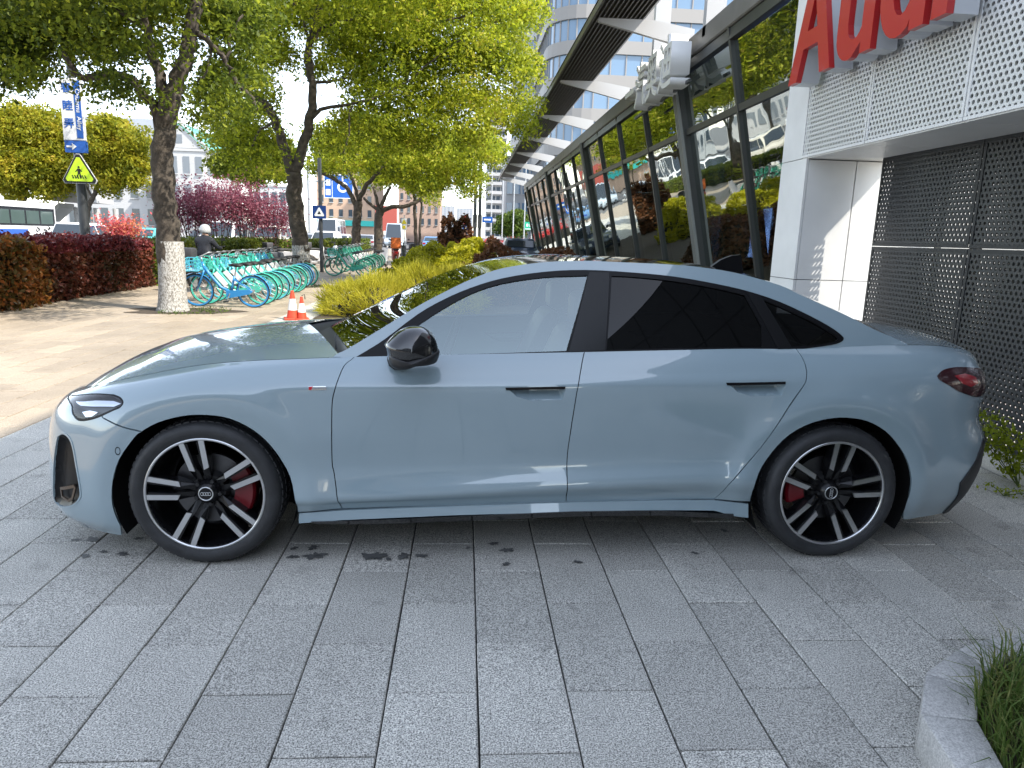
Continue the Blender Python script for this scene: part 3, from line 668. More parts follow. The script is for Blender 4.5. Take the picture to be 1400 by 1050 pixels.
g_front = glass_mat('car_glass_front', (.86, .93, .88), .18, 0, 0, (.85, .98, 1.))
g_rear = glass_mat('car_glass_privacy', (.03, .032, .035), .03)
g_screen = glass_mat('car_glass_screen', (.16, .19, .17), .06)
lens_m = glass_mat('lamp_lens', (.9, .92, .95), .05)
lamp_red = mat('tail_lamp_red', (.30, .004, .012), .18, coat=1.)
white_m = mat('white_plain', (.75, .75, .76), .5)

# ---- traced lines (photograph pixels on the body side)
def W(pts, n=3): return [np.array([q[0], q[1]*TS]) for q in (px_ut(*p) for p in pts)]
def WS(pts, n=4): return smooth_line(W(pts), n)
arch_f = WS([(165.3,719),(154,690),(154.4,659.5),(163,629),(183,600),(194,590.5),(215.7,578.5),(248.5,569.7),(281,568),(314,573),(347,589.4),(369,609),(386.5,633),(399.6,664),(405,690),(407,701)], 3)
k_sh = 5*3                                                                # where the bumper joint meets the arch
arch_r = WS([(1023,706.6),(1026,685.7),(1033.5,658.5),(1048,629),(1071,602),(1100.5,583),(1136,573),(1167.6,573),(1193,580),(1218,597.7),(1236.7,623),(1245,648),(1244,673),(1235,695)], 3)
sh_f = WS([(483,490),(470,501),(458.6,530),(453.7,558.6),(454,630),(457,640+8),(461,681),(468,696.5)], 4)
sh_b = WS([(799,481.5),(790,530),(780,591),(775,634),(774,686)], 4)
sh_r = WS([(1088,477),(1100,496),(1103,513),(1097,530),(1066,576),(1026,628.6),(1000,658.6),(988,672),(976,682.5)], 4)
head = WS([(95,539),(125,537.8),(155.7,539)], 3) + WS([(155.7,539),(165,543),(169,550),(165,557),(155.7,561.4),(134,571.4),(114,576),(104,573.5),(98.5,566)], 3)[1:] + WS([(98.5,566),(96,552),(95,539)], 3)[1:-1]
vent = WS([(79,596),(86,592),(94,597),(100,611),(105.7,643),(110,668.6),(109.4,681),(100,691),(86,693),(76,686),(73,668.6),(74,628.6),(79,596)], 3)[:-1]
tail = WS([(1281,514),(1289,506),(1302,502.5),(1316,502),(1327,505),(1335,513),(1338,523),(1335,534),(1323,541.5),(1309,534.5),(1286,521),(1281,514)], 3)[:-1]
def top(u): return np.array([u, TS])
def bot(u): return np.array([u, 0.])
u0 = BG.u0; u1 = BG.u0 + (BG.nu-1)*BG.du
joint = W([(194,590.5),(141,571.5),(125,556),(95,537.5)]); uj = W([(100,531)])[0][0] - .05
arch_f[k_sh] = joint[0]
cap = lambda L: [np.array([p[0], 0.]) for p in L]
af = [np.array([arch_f[0][0]-.02, 0.])] + arch_f
# sills: the lower edge of the doors
sill_top = W([(407,701),(468,696.5),(774,686),(976,682.5),(1026,685.7)])
bump = panel('front_bumper', [bot(u0), af[0]] + arch_f[:k_sh+1] + joint[1:] + [top(uj), top(u0)], paint, holes=[head, vent])
fend = panel('fender', [top(uj)] + [joint[3], joint[2], joint[1]] + arch_f[k_sh:] + [sill_top[1]] + sh_f[::-1][1:-1] + [top(sh_f[0][0]+.004)], paint, holes=[head])
hz = lambda pts: smooth_line([*W(pts)], 3)
h1 = W([(692,531),(771,529.5),(773,533),(769,547),(724,547.5),(706,542)]); h2 = W([(994,524.5),(1072,523),(1074.5,527),(1069,540.5),(1026,541.5),(1008,536)])
fdoor = panel('front_door', [top(sh_f[0][0]+.004)] + sh_f[1:] + [sill_top[2]] + sh_b[::-1][1:-1] + [top(sh_b[0][0])], paint, holes=[h1])
rdoor = panel('rear_door', [top(sh_b[0][0])] + sh_b[1:] + [sh_r[-1]] + sh_r[::-1][1:-1] + [top(sh_r[0][0])], paint, holes=[h2])
for _k, _p in enumerate(tail):
    if _p[0] > tail[0][0] + .13: tail[_k] = _p + np.array([(_p[0]-tail[0][0]-.13)*1.1, 0.])
qtr = panel('quarter_panel', [top(sh_r[0][0])] + sh_r[1:] + [sill_top[4]] + arch_r[1:] + [bot(arch_r[-1][0]+.03), bot(u1), top(u1)], paint, holes=[tail])
# handles
for h, dr in ((h1, fdoor), (h2, rdoor)):
    panel('handle_recess', h, paint, gap=-.001, step=.006, lip=0, bstep=.006, parent=dr[0], parent2=dr[1], offf=lambda q, p: -.085*np.minimum(1, bdist(p, q)/.028))
    a, b = h[0], h[1]; dn = (h[2]-h[1]); bar = [a+[-.004, .004], b+[.006, .004], b+[.006, -.008], a+[.0, -.008]]
    panel('handle_bar', bar, satin, gap=0, step=.01, off=.004, lip=.012, parent=dr[0], parent2=dr[1])
# lamps and vents
bz = panel('headlight', head, mat('lamp_reflector', (.05, .052, .056), .3, metal=.6), gap=.0, off=-.035, lip=0)
panel('headlight_bezel', head, satin, gap=.0015, off=-.003, lip=.03, holes=[inset(head, .012)], parent=bz[0], parent2=bz[1])
panel('headlight_lens', list(inset(head, .010)), lens_m, gap=0, off=-.002, lip=0, parent=bz[0], parent2=bz[1])
panel('chrome_unit', W([(98,543.5),(125,543),(150,544.5),(160,549),(150,554),(122,553),(104,551)]), chrome, gap=0, off=-.025, lip=.004, step=.012, parent=bz[0], parent2=bz[1])  # bright chrome piece stands in for sky reflected in the lens's upper half
panel('chrome_unit', W([(106,562),(117,560),(128,563),(120,569),(111,570)]), chrome, gap=0, off=-.022, lip=.004, step=.012, parent=bz[0], parent2=bz[1])
vn = panel('air_vent', vent, satin, gap=0, lip=0, offf=lambda q, p: -.03*np.minimum(1, bdist(p, q)/.02))
panel('vent_trim', vent, paint, gap=-.003, holes=[inset(vent, .004)], off=.003, lip=.012, parent=vn[0], parent2=vn[1])
bzv = W([(78,667),(97,664),(100,668),(96,684),(90,688),(80,681)])
panel('vent_blade', bzv, mat('vent_bronze', (.16, .12, .09), .3, metal=.8), gap=0, off=-.012, lip=.006, holes=[inset(dens(bzv, .01), .011)], parent=vn[0], parent2=vn[1])
tl = panel('tail_light', tail, mat('tail_lamp_dark', (.035, .003, .006), .15, coat=1.), gap=.001, off=.004, lip=.02, step=.014)
panel('lamp_glow_strip', W([(1304,514),(1318,511),(1333,516),(1336,524),(1326,529),(1314,524)]), lamp_red, gap=0, off=.0055, lip=.003, step=.012, parent=tl[0], parent2=tl[1])
dif = W([(1338,636),(1333,630),(1322,647),(1312,660),(1309,676),(1322,668),(1334,655)])
df = panel('diffuser', [bot(u1), np.array([u1, .30]), np.array([dif[1][0]+.05, .30])] + dif[1:5] + [bot(dif[4][0])], black_plastic, gap=0, off=.006, lip=.02)
ps = MB().lathe([(.0, -.004), (.009, -.004), (.0105, -.001), (.0105, .004)], 16, 'Y')
# sill blades
def strip(name, top_px, bot_px, ya, yb, m, depth=.06):
    a = [car_on_y(u, v, ya) for u, v in top_px]; b_ = [car_on_y(u, v, yb) for u, v in bot_px]
    for side in (0, 1):
        mb = MB(); n = len(a)
        V = [*a, *b_, *[p + np.array([0, depth, 0]) for p in b_], *[p + np.array([0, depth, 0]) for p in a]]
        if side: V = [np.array([p[0], 2*YC-p[1], p[2]]) for p in V]
        mb.add(V, [(i+n*r, i+1+n*r, i+1+n*((r+1) % 4), i+n*((r+1) % 4)) for i in range(n-1) for r in range(4)] + [(0, n, 2*n, 3*n), (n-1, 2*n-1, 3*n-1, 4*n-1)])
        mb.build(name, m, car, smooth='auto')
tp = [(408.6,702),(468.6,698),(620,692.3),(774,687.3),(900,684.5),(976,684),(1006,687),(1023,689)]
mid = [(408.6,715.5),(468.6,711),(620,704.5),(774,700),(900,697.5),(976,698),(1006,706),(1023,708)]
strip('sill', tp, mid, .035, .022, paint, .09)
strip('sill_blade', [(425,713.5),(514,711),(640,705.5),(783,699.5),(900,698),(1003,703)], [(430,716.5),(514,717),(640,712),(783,706.5),(900,705),(1003,709)], .016, .03, gloss_black, .12)

# ---- greenhouse side
def GH(pts): return [px_gh(*p) for p in pts]
dlo_top = smooth_line(GH([(483,490.5),(504,478),(526,464),(571,430),(606,410),(643,394),(686,381),(743,372),(800,369.4),(866,373),(923,378.6),(980,388.6),(1023,398.6),(1066,413),(1109,433),(1137,448.6),(1150,458.5),(1153,463),(1150,467.5),(1137,471.6),(1094,477.5)]), 3)
dlo_bot = GH([(1037,480),(923,481.5),(800,484),(686,487),(600,489.5),(520,492),(483,493)])
dlo = dlo_top + dlo_bot
gf = smooth_line(GH([(541,487),(560,455),(585,436),(612,419),(645,401.5),(686,388),(743,379.5),(803,377)]), 3) + GH([(774,480),(650,484)])
gr = GH([(836,377.5)]) + smooth_line(GH([(836,377.5),(866,379),(923,385),(980,395),(1018,404)]), 3)[1:] + GH([(1041,447),(1041.5,474.5),(923,476),(829,479)])
gq = GH([(1040,409)]) + smooth_line(GH([(1040,409),(1066,420),(1105,438),(1133,454),(1143,461),(1144,465),(1134,468.5),(1110,472),(1081,474)]), 3)[1:]
trim = panel('window_trim', dlo, satin, surf=surf_gh, holes=[gf, gr, gq], gap=.0, off=.003, lip=.012, step=.02)
panel('side_window', gf, g_front, surf=surf_gh, gap=-.002, off=-.004, lip=0, step=.03)
panel('side_window', gr, g_rear, surf=surf_gh, gap=-.002, off=-.004, lip=0, step=.03)
panel('quarter_window', gq, g_rear, surf=surf_gh, gap=-.002, off=-.004, lip=0, step=.03)
bar = GH([(1019,398),(1039,404),(1083,477),(1063,478)])
panel('door_frame', bar, mat('satin_black', (.008, .008, .009), .32, spec=.25), surf=surf_gh, gap=.001, off=.006, lip=.004, parent=trim[0], parent2=trim[1])
bp = GH([(805,372),(833,373),(827,480),(777,481)])
panel('b_pillar', bp, mat('pillar_gloss', (.006, .0065, .007), .22, spec=.3), surf=surf_gh, gap=.001, off=.006, lip=.004, parent=trim[0], parent2=trim[1])
rail_px = [(462,483),(476,476.5),(520,450),(571,418.6),(612,397),(646,381),(686,367),(743,358.6),(800,356.5),(837,358),(923,362),(966,366.5),(1010,374),(1066,390),(1094,403),(1157,431),(1194,450),(1216,459)]
rail = smooth_line(GH(rail_px), 4)
end = [np.array([3.40, 1.045]), np.array([3.2, 1.035]), np.array([3.0, 1.03])]
panel('roof_rail', rail + end + GH([(1094,480)]) + dlo_top[::-1][1:] + [np.array([.60, .935])] + [np.array([.53, .935])], paint, surf=surf_gh, gap=0., off=.0, lip=.012)
# ---- hood, glass roof, deck: sheets from the near edge over the centre line
crest = BG.P[:, -1]
RX = np.array([p[0] for p in rail]); RZ = np.array([p[1] for p in rail]); RY = gh_y(RX, RZ)
def sheet(near, cx, cz, n_eta=14, edge=2.0):
    cxz = np.c_[cx, np.full(len(cx), YC), cz]; eta = np.linspace(0, 1, n_eta)
    G = near[:, None]*(1-eta)[None, :, None] + cxz[:, None]*eta[None, :, None]
    w = (1-(1-eta)**edge)[None, :]; G[..., 2] = near[:, None, 2]*(1-w) + cz[:, None]*w
    return G
ih = [i for i in range(BG.nu) if crest[i, 0] < .60 and i < BG.nu//2]; near = crest[ih].copy(); near[:, 2] += .001
xs = near[:, 0]; xm = xs.min() + (xs - xs.min())/(.60 - xs.min())*(.30 - xs.min())
zm = pchip([-.80, -.72, -.66, -.6, -.5, -.36, -.2, 0, .15, .32], [.735, .765, .80, .833, .875, .925, .955, .985, 1.0, 1.012], xm)
hood = grid_obj('hood', sheet(near, xm, zm, 16, 2.0), paint)
rx = np.linspace(RX[4], RX[-1], 120); rz = blur(np.interp(rx, RX, RZ), 4, 0); ry = gh_y(rx, rz)
cx = pchip([.5, .606, 1.25, 2.0, 2.75, 3.34, 3.5], [.30, .40, 1.10, 2.0, 2.86, 3.52, 3.68], rx)
cz = pchip([.30, .40, .537, .676, .91, 1.053, 1.205, 1.383, 1.562, 1.776, 2.02, 2.264, 2.514, 2.773, 2.966, 3.197, 3.5, 3.6], [.945, .985, 1.055, 1.125, 1.245, 1.315, 1.366, 1.404, 1.421, 1.428, 1.429, 1.423, 1.402, 1.364, 1.31, 1.225, 1.115, 1.09], cx)
full = sheet(np.c_[rx, ry, rz], cx, blur(cz, 4, 0), 14, 1.9)
ia = int(np.searchsorted(rx, 1.26)); ib = int(np.searchsorted(rx, 2.70))
grid_obj('windshield', full[:ia+1], g_screen); grid_obj('roof', full[ia:ib+1], gloss_black); grid_obj('rear_window', full[ib:], glass_mat('rear_screen', (.05, .055, .05), .2))
it = [i for i in range(BG.nu) if crest[i, 0] > 3.30 and i > BG.nu//2]; near = crest[it].copy(); near[:, 2] += .001
xs = near[:, 0]; kk = np.linspace(0, 1, len(xs)); xm = 3.50 + (np.maximum.accumulate(xs) - 3.30)/(xs.max()-3.30)*(xs.max()-3.50)
zm = pchip([3.4, 3.55, 3.7, 3.85, 3.95, 4.1], [1.10, 1.092, 1.075, 1.055, 1.045, 1.04], xm)
grid_obj('trunk_lid', sheet(near, xm, zm, 14, 2.2), paint)
# cowl and wipers
ce = np.array([full[0, j] for j in range(14)]); he = np.array([hood.data.vertices[(len(ih)-1)*31 + j].co for j in range(16)])
cow = np.stack([np.stack([np.interp(np.linspace(0, 1, 14), np.linspace(0, 1, 16), he[:, k]) for k in range(3)], 1) - [0, 0, .012], .5*(ce + np.stack([np.interp(np.linspace(0, 1, 14), np.linspace(0, 1, 16), he[:, k]) for k in range(3)], 1)) - [0, 0, .035], ce - [0, 0, .004]])
grid_obj('cowl', cow, black_plastic)
wb = MB(); wb.tube([(.545, .36, .955), (.50, .62, .985), (.47, .95, 1.005), (.46, 1.2, 1.01)], .008, 6).build('wiper', black_plastic, car, smooth=True)
# ---- inner volumes
und = MB()
und.prism([(-.74, .17), (-.74, .5), (-.44, .62), (-.44, .20)], .22, 1.66).prism([(.43, .19), (.43, .6), (2.50, .6), (2.50, .19)], .13, 1.75).prism([(3.40, .24), (3.40, .72), (3.74, .72), (3.74, .24)], .26, 1.62)
und.prism([(-.45, .45), (-.45, .70), (.44, .80), (.44, .45)], .34, 1.54).prism([(2.5, .45), (2.5, .84), (3.42, .84), (3.42, .45)], .34, 1.54)
und.build('underbody', dark_void, car)
for wx in (0, 2.969):
    for sd in (0, 1):
        y0, y1_ = (.02, .34) if not sd else (2*YC-.02, 2*YC-.34)
        MB().lathe([(.405, y0), (.405, y1_), (.05, y1_)], 28, 'Y', (wx, 0, .335), R(-28), R(208)).build('wheel_arch_liner', dark_void, car, smooth=True, fix=False)
# cabin: dashboard, seats, wheel
MB().prism([(.52, .60), (.52, .93), (.80, .96), (.98, .90), (.98, .60)], .16, 1.72).build('dashboard', seat_m, car, smooth='auto')
sw = MB()
for k in range(24):
    pass
ring = [(1.08 + .06*math.sin(a), .52 + .185*math.cos(a), .93 + .175*math.sin(a)) for a in np.linspace(0, 2*math.pi, 25)]
MB().tube(ring, .015, 6, cap=False).build('steering_wheel', seat_m, car, smooth=True)
for (sx, sy, wd) in ((1.42, .50, .5), (1.42, 1.38, .5), (2.38, .94, 1.36)):
    o = MB().prism([(sx-.40, .42), (sx-.42, .56), (sx+.02, .54), (sx+.26, 1.08), (sx+.36, 1.08), (sx+.16, .42)], sy-wd/2, sy+wd/2).build('seat', seat_m, car); bevel(o, .05, 3)
    for hy in ([sy] if wd < 1 else [sy-.42, sy+.42]):
        o2 = MB().box((sx+.35, hy, 1.17), (.11, .26, .17)).build('headrest', seat_m, car); bevel(o2, .04, 3)
MB().box((.50+1.5, YC, .58), (2.6, 1.5, .04)).build('cabin_floor', dark_void, car)
# ---- wing mirrors
mo = [(526,470),(537,458.6),(549,450.5),(562,447),(575,447.5),(586,453),(594,462),(598,473),(599.5,488),(597,496),(585,498),(571,498.6),(560,502.5),(548.6,503.5),(538,501),(532,494),(529.5,482)]
def mirror_shell(name, pts, m, y0, dep, parent=None):
    out = []
    base = np.array([car_on_y(u, v, y0) for u, v in pts])[:, [0, 2]]; base = np.array(smooth_line(list(base) + [base[0]], 3)[:-1]); cen = base.mean(0)
    for side in (0, 1):
        mb = MB(); n = len(base); rows = []
        for k, (sc, dy) in enumerate(((0.02, -dep*.5), (.45, -dep*.47), (.75, -dep*.36), (.93, -dep*.18), (1., 0), (.99, dep*.22), (.93, dep*.42), (.8, dep*.5), (0.02, dep*.52))):
            for b in base:
                p = cen + (b-cen)*sc; y = y0 + dy + .12*(p[0]-cen[0]); y = 2*YC-y if side else y; rows.append((p[0], y, p[1]))
        K = 9; mb.add(rows, [(r*n+i, r*n+(i+1) % n, (r+1)*n+(i+1) % n, (r+1)*n+i) for r in range(K-1) for i in range(n)])
        out.append(mb.build(name, m, parent[side] if parent else car, smooth=True))
    return out
mr = mirror_shell('wing_mirror', mo, gloss_black, -.09, .19)
lowm = [(530,481),(556,486),(575,482),(599,479),(599.5,490),(596,496),(583,498),(570,499),(558,503),(546,503.5),(537,501),(532,495)]
mirror_shell('mirror_base', lowm, black_plastic, -.088, .205, mr)
for sd in (0, 1):
    f = lambda y: 2*YC-y if sd else y
    MB().tube([(.86, f(.02), .965), (.86, f(.13), .96)], [.045, .055], 10).build('mirror_arm', black_plastic, mr[sd], smooth=True)
# antenna fin, badge, sensor
fx = MB(); fp = [(2.60, 1.385), (2.66, 1.43), (2.72, 1.455), (2.775, 1.462), (2.785, 1.42), (2.80, 1.355)]
fx.prism(fp, YC-.018, YC+.018).build('antenna_fin', satin, car, smooth='auto')
bd = W([(422,528.5),(446,528),(446,532.8),(422,533.2)])
b1 = panel('side_badge', bd, chrome, gap=0, off=.003, lip=.003, step=.01)
panel('badge_flash', W([(422.3,528.8),(428,528.6),(426,532.9),(422.3,533)]), mat('badge_red', (.5, .01, .02), .3), gap=0, off=.0045, lip=.002, step=.008, parent=b1[0], parent2=b1[1])
sq = W([(161, 616.5)])[0]; cir = [sq + .0115*np.array([math.cos(a), math.sin(a)]) for a in np.linspace(0, 2*math.pi, 17)[:-1]]
cin = [sq + .009*np.array([math.cos(a), math.sin(a)]) for a in np.linspace(0, 2*math.pi, 17)[:-1]]
panel('parking_sensor', cir, dark_void, gap=0, off=.0012, lip=0, step=.01, holes=[cin], bstep=.02)
# grille on the nose
panel('grille', [np.array([u0, .12]), np.array([u0+.42, .14]), np.array([u0+.50, .40]), np.array([u0+.40, .52]), np.array([u0, .52])], black_plastic, gap=0, off=.004, lip=.01)

# ---- wheels
def wheel(y_face, wx, th0, inward, turn=0.):
    """inward = +1: the face looks to -y; -1: to +y"""
    s = inward; root = bpy.data.objects.new('wheel', None); COL.objects.link(root); root.parent = car; root.location = (wx, y_face, .3375); root.empty_display_size = .1
    def L(prof): return [(r, s*h) for r, h in prof]
    fl = (s < 0)
    MB().lathe(L([(.252, .03), (.258, .012), (.268, .004), (.285, -.004), (.305, -.006), (.322, .004), (.333, .022), (.3395, .05), (.3395, .20), (.33, .235), (.29, .25), (.25, .24)]), 72, 'Y').build('tyre', rubber, root, smooth=True)
    tr = MB()
    for k in range(60):                                           # shoulder tread blocks
        a = 2*math.pi*k/60; c, si = math.cos(a), math.sin(a)
        for rr, hh, dd in ((.3365, .045, .03), (.3395, .115, .055), (.3395, .175, .03)):
            P = [];
            for da in (-.036, .036):
                for dr in (-.004, .0035):
                    for dh in (-dd/2, dd/2):
                        P.append(((rr+dr)*math.cos(a+da), s*(hh+dh), (rr+dr)*math.sin(a+da)))
            tr.add(P, [(0,1,3,2),(4,6,7,5),(0,4,5,1),(2,3,7,6),(0,2,6,4),(1,5,7,3)])
    tr.build('tread_block', rubber, root)
    rim = MB().lathe(L([(.20, .20), (.238, .19), (.244, .06), (.250, .03), (.2535, .016)]), 60, 'Y').build('rim_barrel', wheel_black, root, smooth=True)
    MB().lathe(L([(.2525, .022), (.254, .008), (.258, .002), (.266, .004), (.2695, .012), (.268, .02)]), 72, 'Y').build('rim_lip', alu, root, smooth=True)
    MB().lathe(L([(.0, .105), (.165, .105), (.165, .125), (.0, .125)]), 40, 'Y').build('brake_disc', disc_m, root, smooth='auto')
    MB().lathe(L([(.0, .06), (.075, .062), (.088, .085), (.088, .11)]), 30, 'Y').build('brake_hat', black_plastic, root, smooth='auto')
    ca = MB(); a0, a1 = (R(-30), R(32)) if wx < 1 else (R(165), R(200))
    ca.lathe(L([(.115, .07), (.195, .066), (.205, .08), (.205, .15), (.115, .15), (.115, .07)]), 10, 'Y', (0, 0, 0), a0 + R(0), a1); cal = ca.build('brake_caliper', brake_red, root, smooth='auto')
    hub = MB().lathe(L([(.0, .018), (.036, .018), (.040, .022), (.044, .026), (.052, .040), (.060, .060), (.05, .09), (.0, .09)]), 40, 'Y').build('hub', wheel_black, root, smooth='auto')
    MB().lathe(L([(.0285, .0175), (.031, .0150), (.0335, .0175)]), 36, 'Y').build('cap_ring', alu, root, smooth=True)
    tilt = R(0 if wx < 1 else 88)
    for k in range(4):                                            # four interlocking rings on the cap
        cxr = (k-1.5)*.0105; ct, st = math.cos(tilt), math.sin(tilt)
        MB().tube([(ct*(cxr+.0072*math.cos(a)) - st*.0072*math.sin(a), s*.0165, st*(cxr+.0072*math.cos(a)) + ct*.0072*math.sin(a)) for a in np.linspace(0, 2*math.pi, 17)], .0013, 5, cap=False).build('cap_emblem', alu, root, smooth=True)
    for k in range(5):
        an = th0 + 2*math.pi*k/5
        def rot(x, y): return (x*math.cos(an) - y*math.sin(an), x*math.sin(an) + y*math.cos(an))
        fork = MB()
        # dark body of the twin spoke
        for sg in (-1, 1):
            poly = [(.055, sg*.006), (.055, sg*.030), (.13, sg*.048), (.247, sg*.058), (.247, sg*.020), (.135, sg*.016), (.10, sg*.008)]
            P2 = [rot(*q) for q in poly]; n = len(P2)
            dA = [.050, .050, .020, .012, .012, .020, .034]
            V = [(x, s*dA[i], z) for i, (x, z) in enumerate(P2)] + [(x, s*(.075), z) for (x, z) in P2]
            fork.add(V, [tuple(range(n)), tuple(range(2*n-1, n-1, -1))] + [(i, i+n, (i+1) % n+n, (i+1) % n) for i in range(n)])
        sp = fork.build('spoke', wheel_black, root)
        for sg in (-1, 1):
            fc = MB(); poly = [(.112, sg*.0200), (.120, sg*.0440), (.2555, sg*.0560), (.2555, sg*.0320)]
            P2 = [rot(*q) for q in poly]; d0 = [.0185, .0185, .0075, .0075]; V = [(x, s*d0[i], z) for i, (x, z) in enumerate(P2)] + [(x, s*(d0[i]+.012), z) for i, (x, z) in enumerate(P2)]
            fc.add(V, [(0, 1, 2, 3), (7, 6, 5, 4)] + [(i, i+4, (i+1) % 4+4, (i+1) % 4) for i in range(4)]).build('spoke_face', alu, sp)
        bx, bz_ = rot(.056, .0); bt = an + math.pi/5
        MB().lathe([(0, s*.034), (.0085, s*.034), (.0085, s*.06)], 10, 'Y', (.056*math.cos(bt), 0, .056*math.sin(bt))).build('wheel_bolt', black_plastic, root)
    return root
for wx, th in ((0, 101), (2.969, 81)):
    wheel(.0, wx, R(th), 1); wheel(2*YC, wx, R(th), -1)
# ================================================================ VEGETATION
def leaf_cloud(P, sizes, up=.35, rs=rng, asp=.55):
    """one small folded leaf at each point: returns vertex and quad arrays"""
    n = len(P); d = rs.normal(size=(n, 3)); d /= np.linalg.norm(d, axis=1, keepdims=True)
    nn = rs.normal(size=(n, 3)); nn[:, 2] = np.abs(nn[:, 2]) + up*2; b = np.cross(d, nn); b /= np.linalg.norm(b, axis=1, keepdims=True)+1e-9
    s = sizes[:, None]; V = np.stack([P - d*s, P + b*s*asp, P + d*s, P - b*s*asp], 1).reshape(-1, 3)
    return V
def quad_mesh(name, V, m, parent=None):
    n = len(V)//4; me = bpy.data.meshes.new(name); me.vertices.add(4*n); me.vertices.foreach_set('co', V.astype(np.float32).ravel())
    me.loops.add(4*n); me.loops.foreach_set('vertex_index', np.arange(4*n, dtype=np.int32)); me.polygons.add(n)
    me.polygons.foreach_set('loop_start', np.arange(0, 4*n, 4, dtype=np.int32)); me.polygons.foreach_set('loop_total', np.full(n, 4, np.int32)); me.update(calc_edges=True)
    me.materials.append(m); o = bpy.data.objects.new(name, me); COL.objects.link(o)
    if parent is not None: o.parent = parent
    return o
def clumps(cen, rad, n_cl, per, sig, squash=.8):
    """leaf points on the domes of many small puffs spread through an ellipsoid"""
    d = rng.normal(size=(n_cl, 3)); d /= np.linalg.norm(d, axis=1, keepdims=True); r = rng.uniform(.12, 1, n_cl)**.5
    c = np.asarray(cen) + d*r[:, None]*np.asarray(rad)
    e = rng.normal(size=(n_cl, per, 3)); e[..., 2] = e[..., 2]*.8 + .45; e /= np.linalg.norm(e, axis=2, keepdims=True)
    rho = sig*rng.uniform(.7, 1.4, (n_cl, 1, 1))*(1 - np.abs(rng.normal(size=(n_cl, per, 1)))*.22)
    P = c[:, None] + e*rho*np.array([1.15, 1.15, squash]); return P.reshape(-1, 3), c
bark = mat('bark', (.060, .048, .036), .9, var=.5, scale=9, bump=.9, bscale=22)
lime = mat('lime_wash', (.50, .49, .46), .9, bump=.7, bscale=30)
N, L = nodes(lime); _b = N['Principled BSDF']; _tc = N.new('ShaderNodeTexCoord'); _n = N.new('ShaderNodeTexNoise'); _n.inputs['Scale'].default_value = 55; _n.inputs['Detail'].default_value = 5; _n.inputs['Roughness'].default_value = .7
_mp = N.new('ShaderNodeMapping'); _mp.inputs['Scale'].default_value = (1, 1, .45); L.new(_tc.outputs['Object'], _mp.inputs[0]); L.new(_mp.outputs[0], _n.inputs['Vector'])
_r = N.new('ShaderNodeValToRGB'); _r.color_ramp.elements[0].position = .42; _r.color_ramp.elements[0].color = (.15, .135, .11, 1); _r.color_ramp.elements[1].position = .55; _r.color_ramp.elements[1].color = (.46, .45, .42, 1); L.new(_n.outputs[0], _r.inputs[0]); L.new(_r.outputs[0], _b.inputs['Base Color'])
def wob(pts, n=5, a=.03):
    out = smooth_line([np.asarray(p, float) for p in pts], n); return [p + np.r_[rng.normal(size=2)*a, 0] for p in out]
def limb(mb, pts, r0, r1, n=10, a=.02):
    q = wob(pts, 5, a); k = len(q); mb.tube(q, [r0 + (r1-r0)*(i/(k-1))**.8 for i in range(k)], n)
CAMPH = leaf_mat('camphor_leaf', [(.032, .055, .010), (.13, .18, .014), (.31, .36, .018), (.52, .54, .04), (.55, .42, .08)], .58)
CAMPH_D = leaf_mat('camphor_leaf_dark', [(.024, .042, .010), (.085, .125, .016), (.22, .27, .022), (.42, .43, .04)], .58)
YEL = leaf_mat('yellow_leaf', [(.07, .10, .010), (.22, .24, .015), (.36, .33, .020), (.42, .30, .03)], .5)
GRN = leaf_mat('green_leaf', [(.02, .045, .010), (.05, .09, .015), (.10, .15, .02), (.15, .18, .03)], .4)
PUR = leaf_mat('plum_leaf', [(.08, .02, .03), (.20, .05, .08), (.33, .11, .145), (.48, .25, .27)], .45)
PINK = leaf_mat('pink_leaf', [(.30, .03, .05), (.55, .10, .12), (.62, .22, .12), (.3, .3, .04)], .4)
RED = leaf_mat('photinia_leaf', [(.03, .03, .010), (.08, .04, .018), (.17, .045, .03), (.27, .09, .04)], .35, .4)
ORG = leaf_mat('photinia_orange', [(.05, .06, .012), (.13, .08, .02), (.32, .10, .025), (.42, .25, .04)], .35, .4)
HED = leaf_mat('hedge_leaf', [(.02, .04, .006), (.06, .09, .010), (.14, .17, .015), (.22, .22, .02)], .35)
SPY = leaf_mat('golden_privet', [(.10, .12, .008), (.30, .30, .012), (.48, .45, .015), (.56, .50, .04)], .45)
BRN = leaf_mat('copper_leaf', [(.045, .022, .012), (.11, .048, .022), (.19, .08, .035), (.26, .13, .05)], .35)
GRASS = leaf_mat('grass_blade', [(.03, .06, .012), (.06, .11, .02), (.10, .16, .03), (.22, .21, .07)], .35)
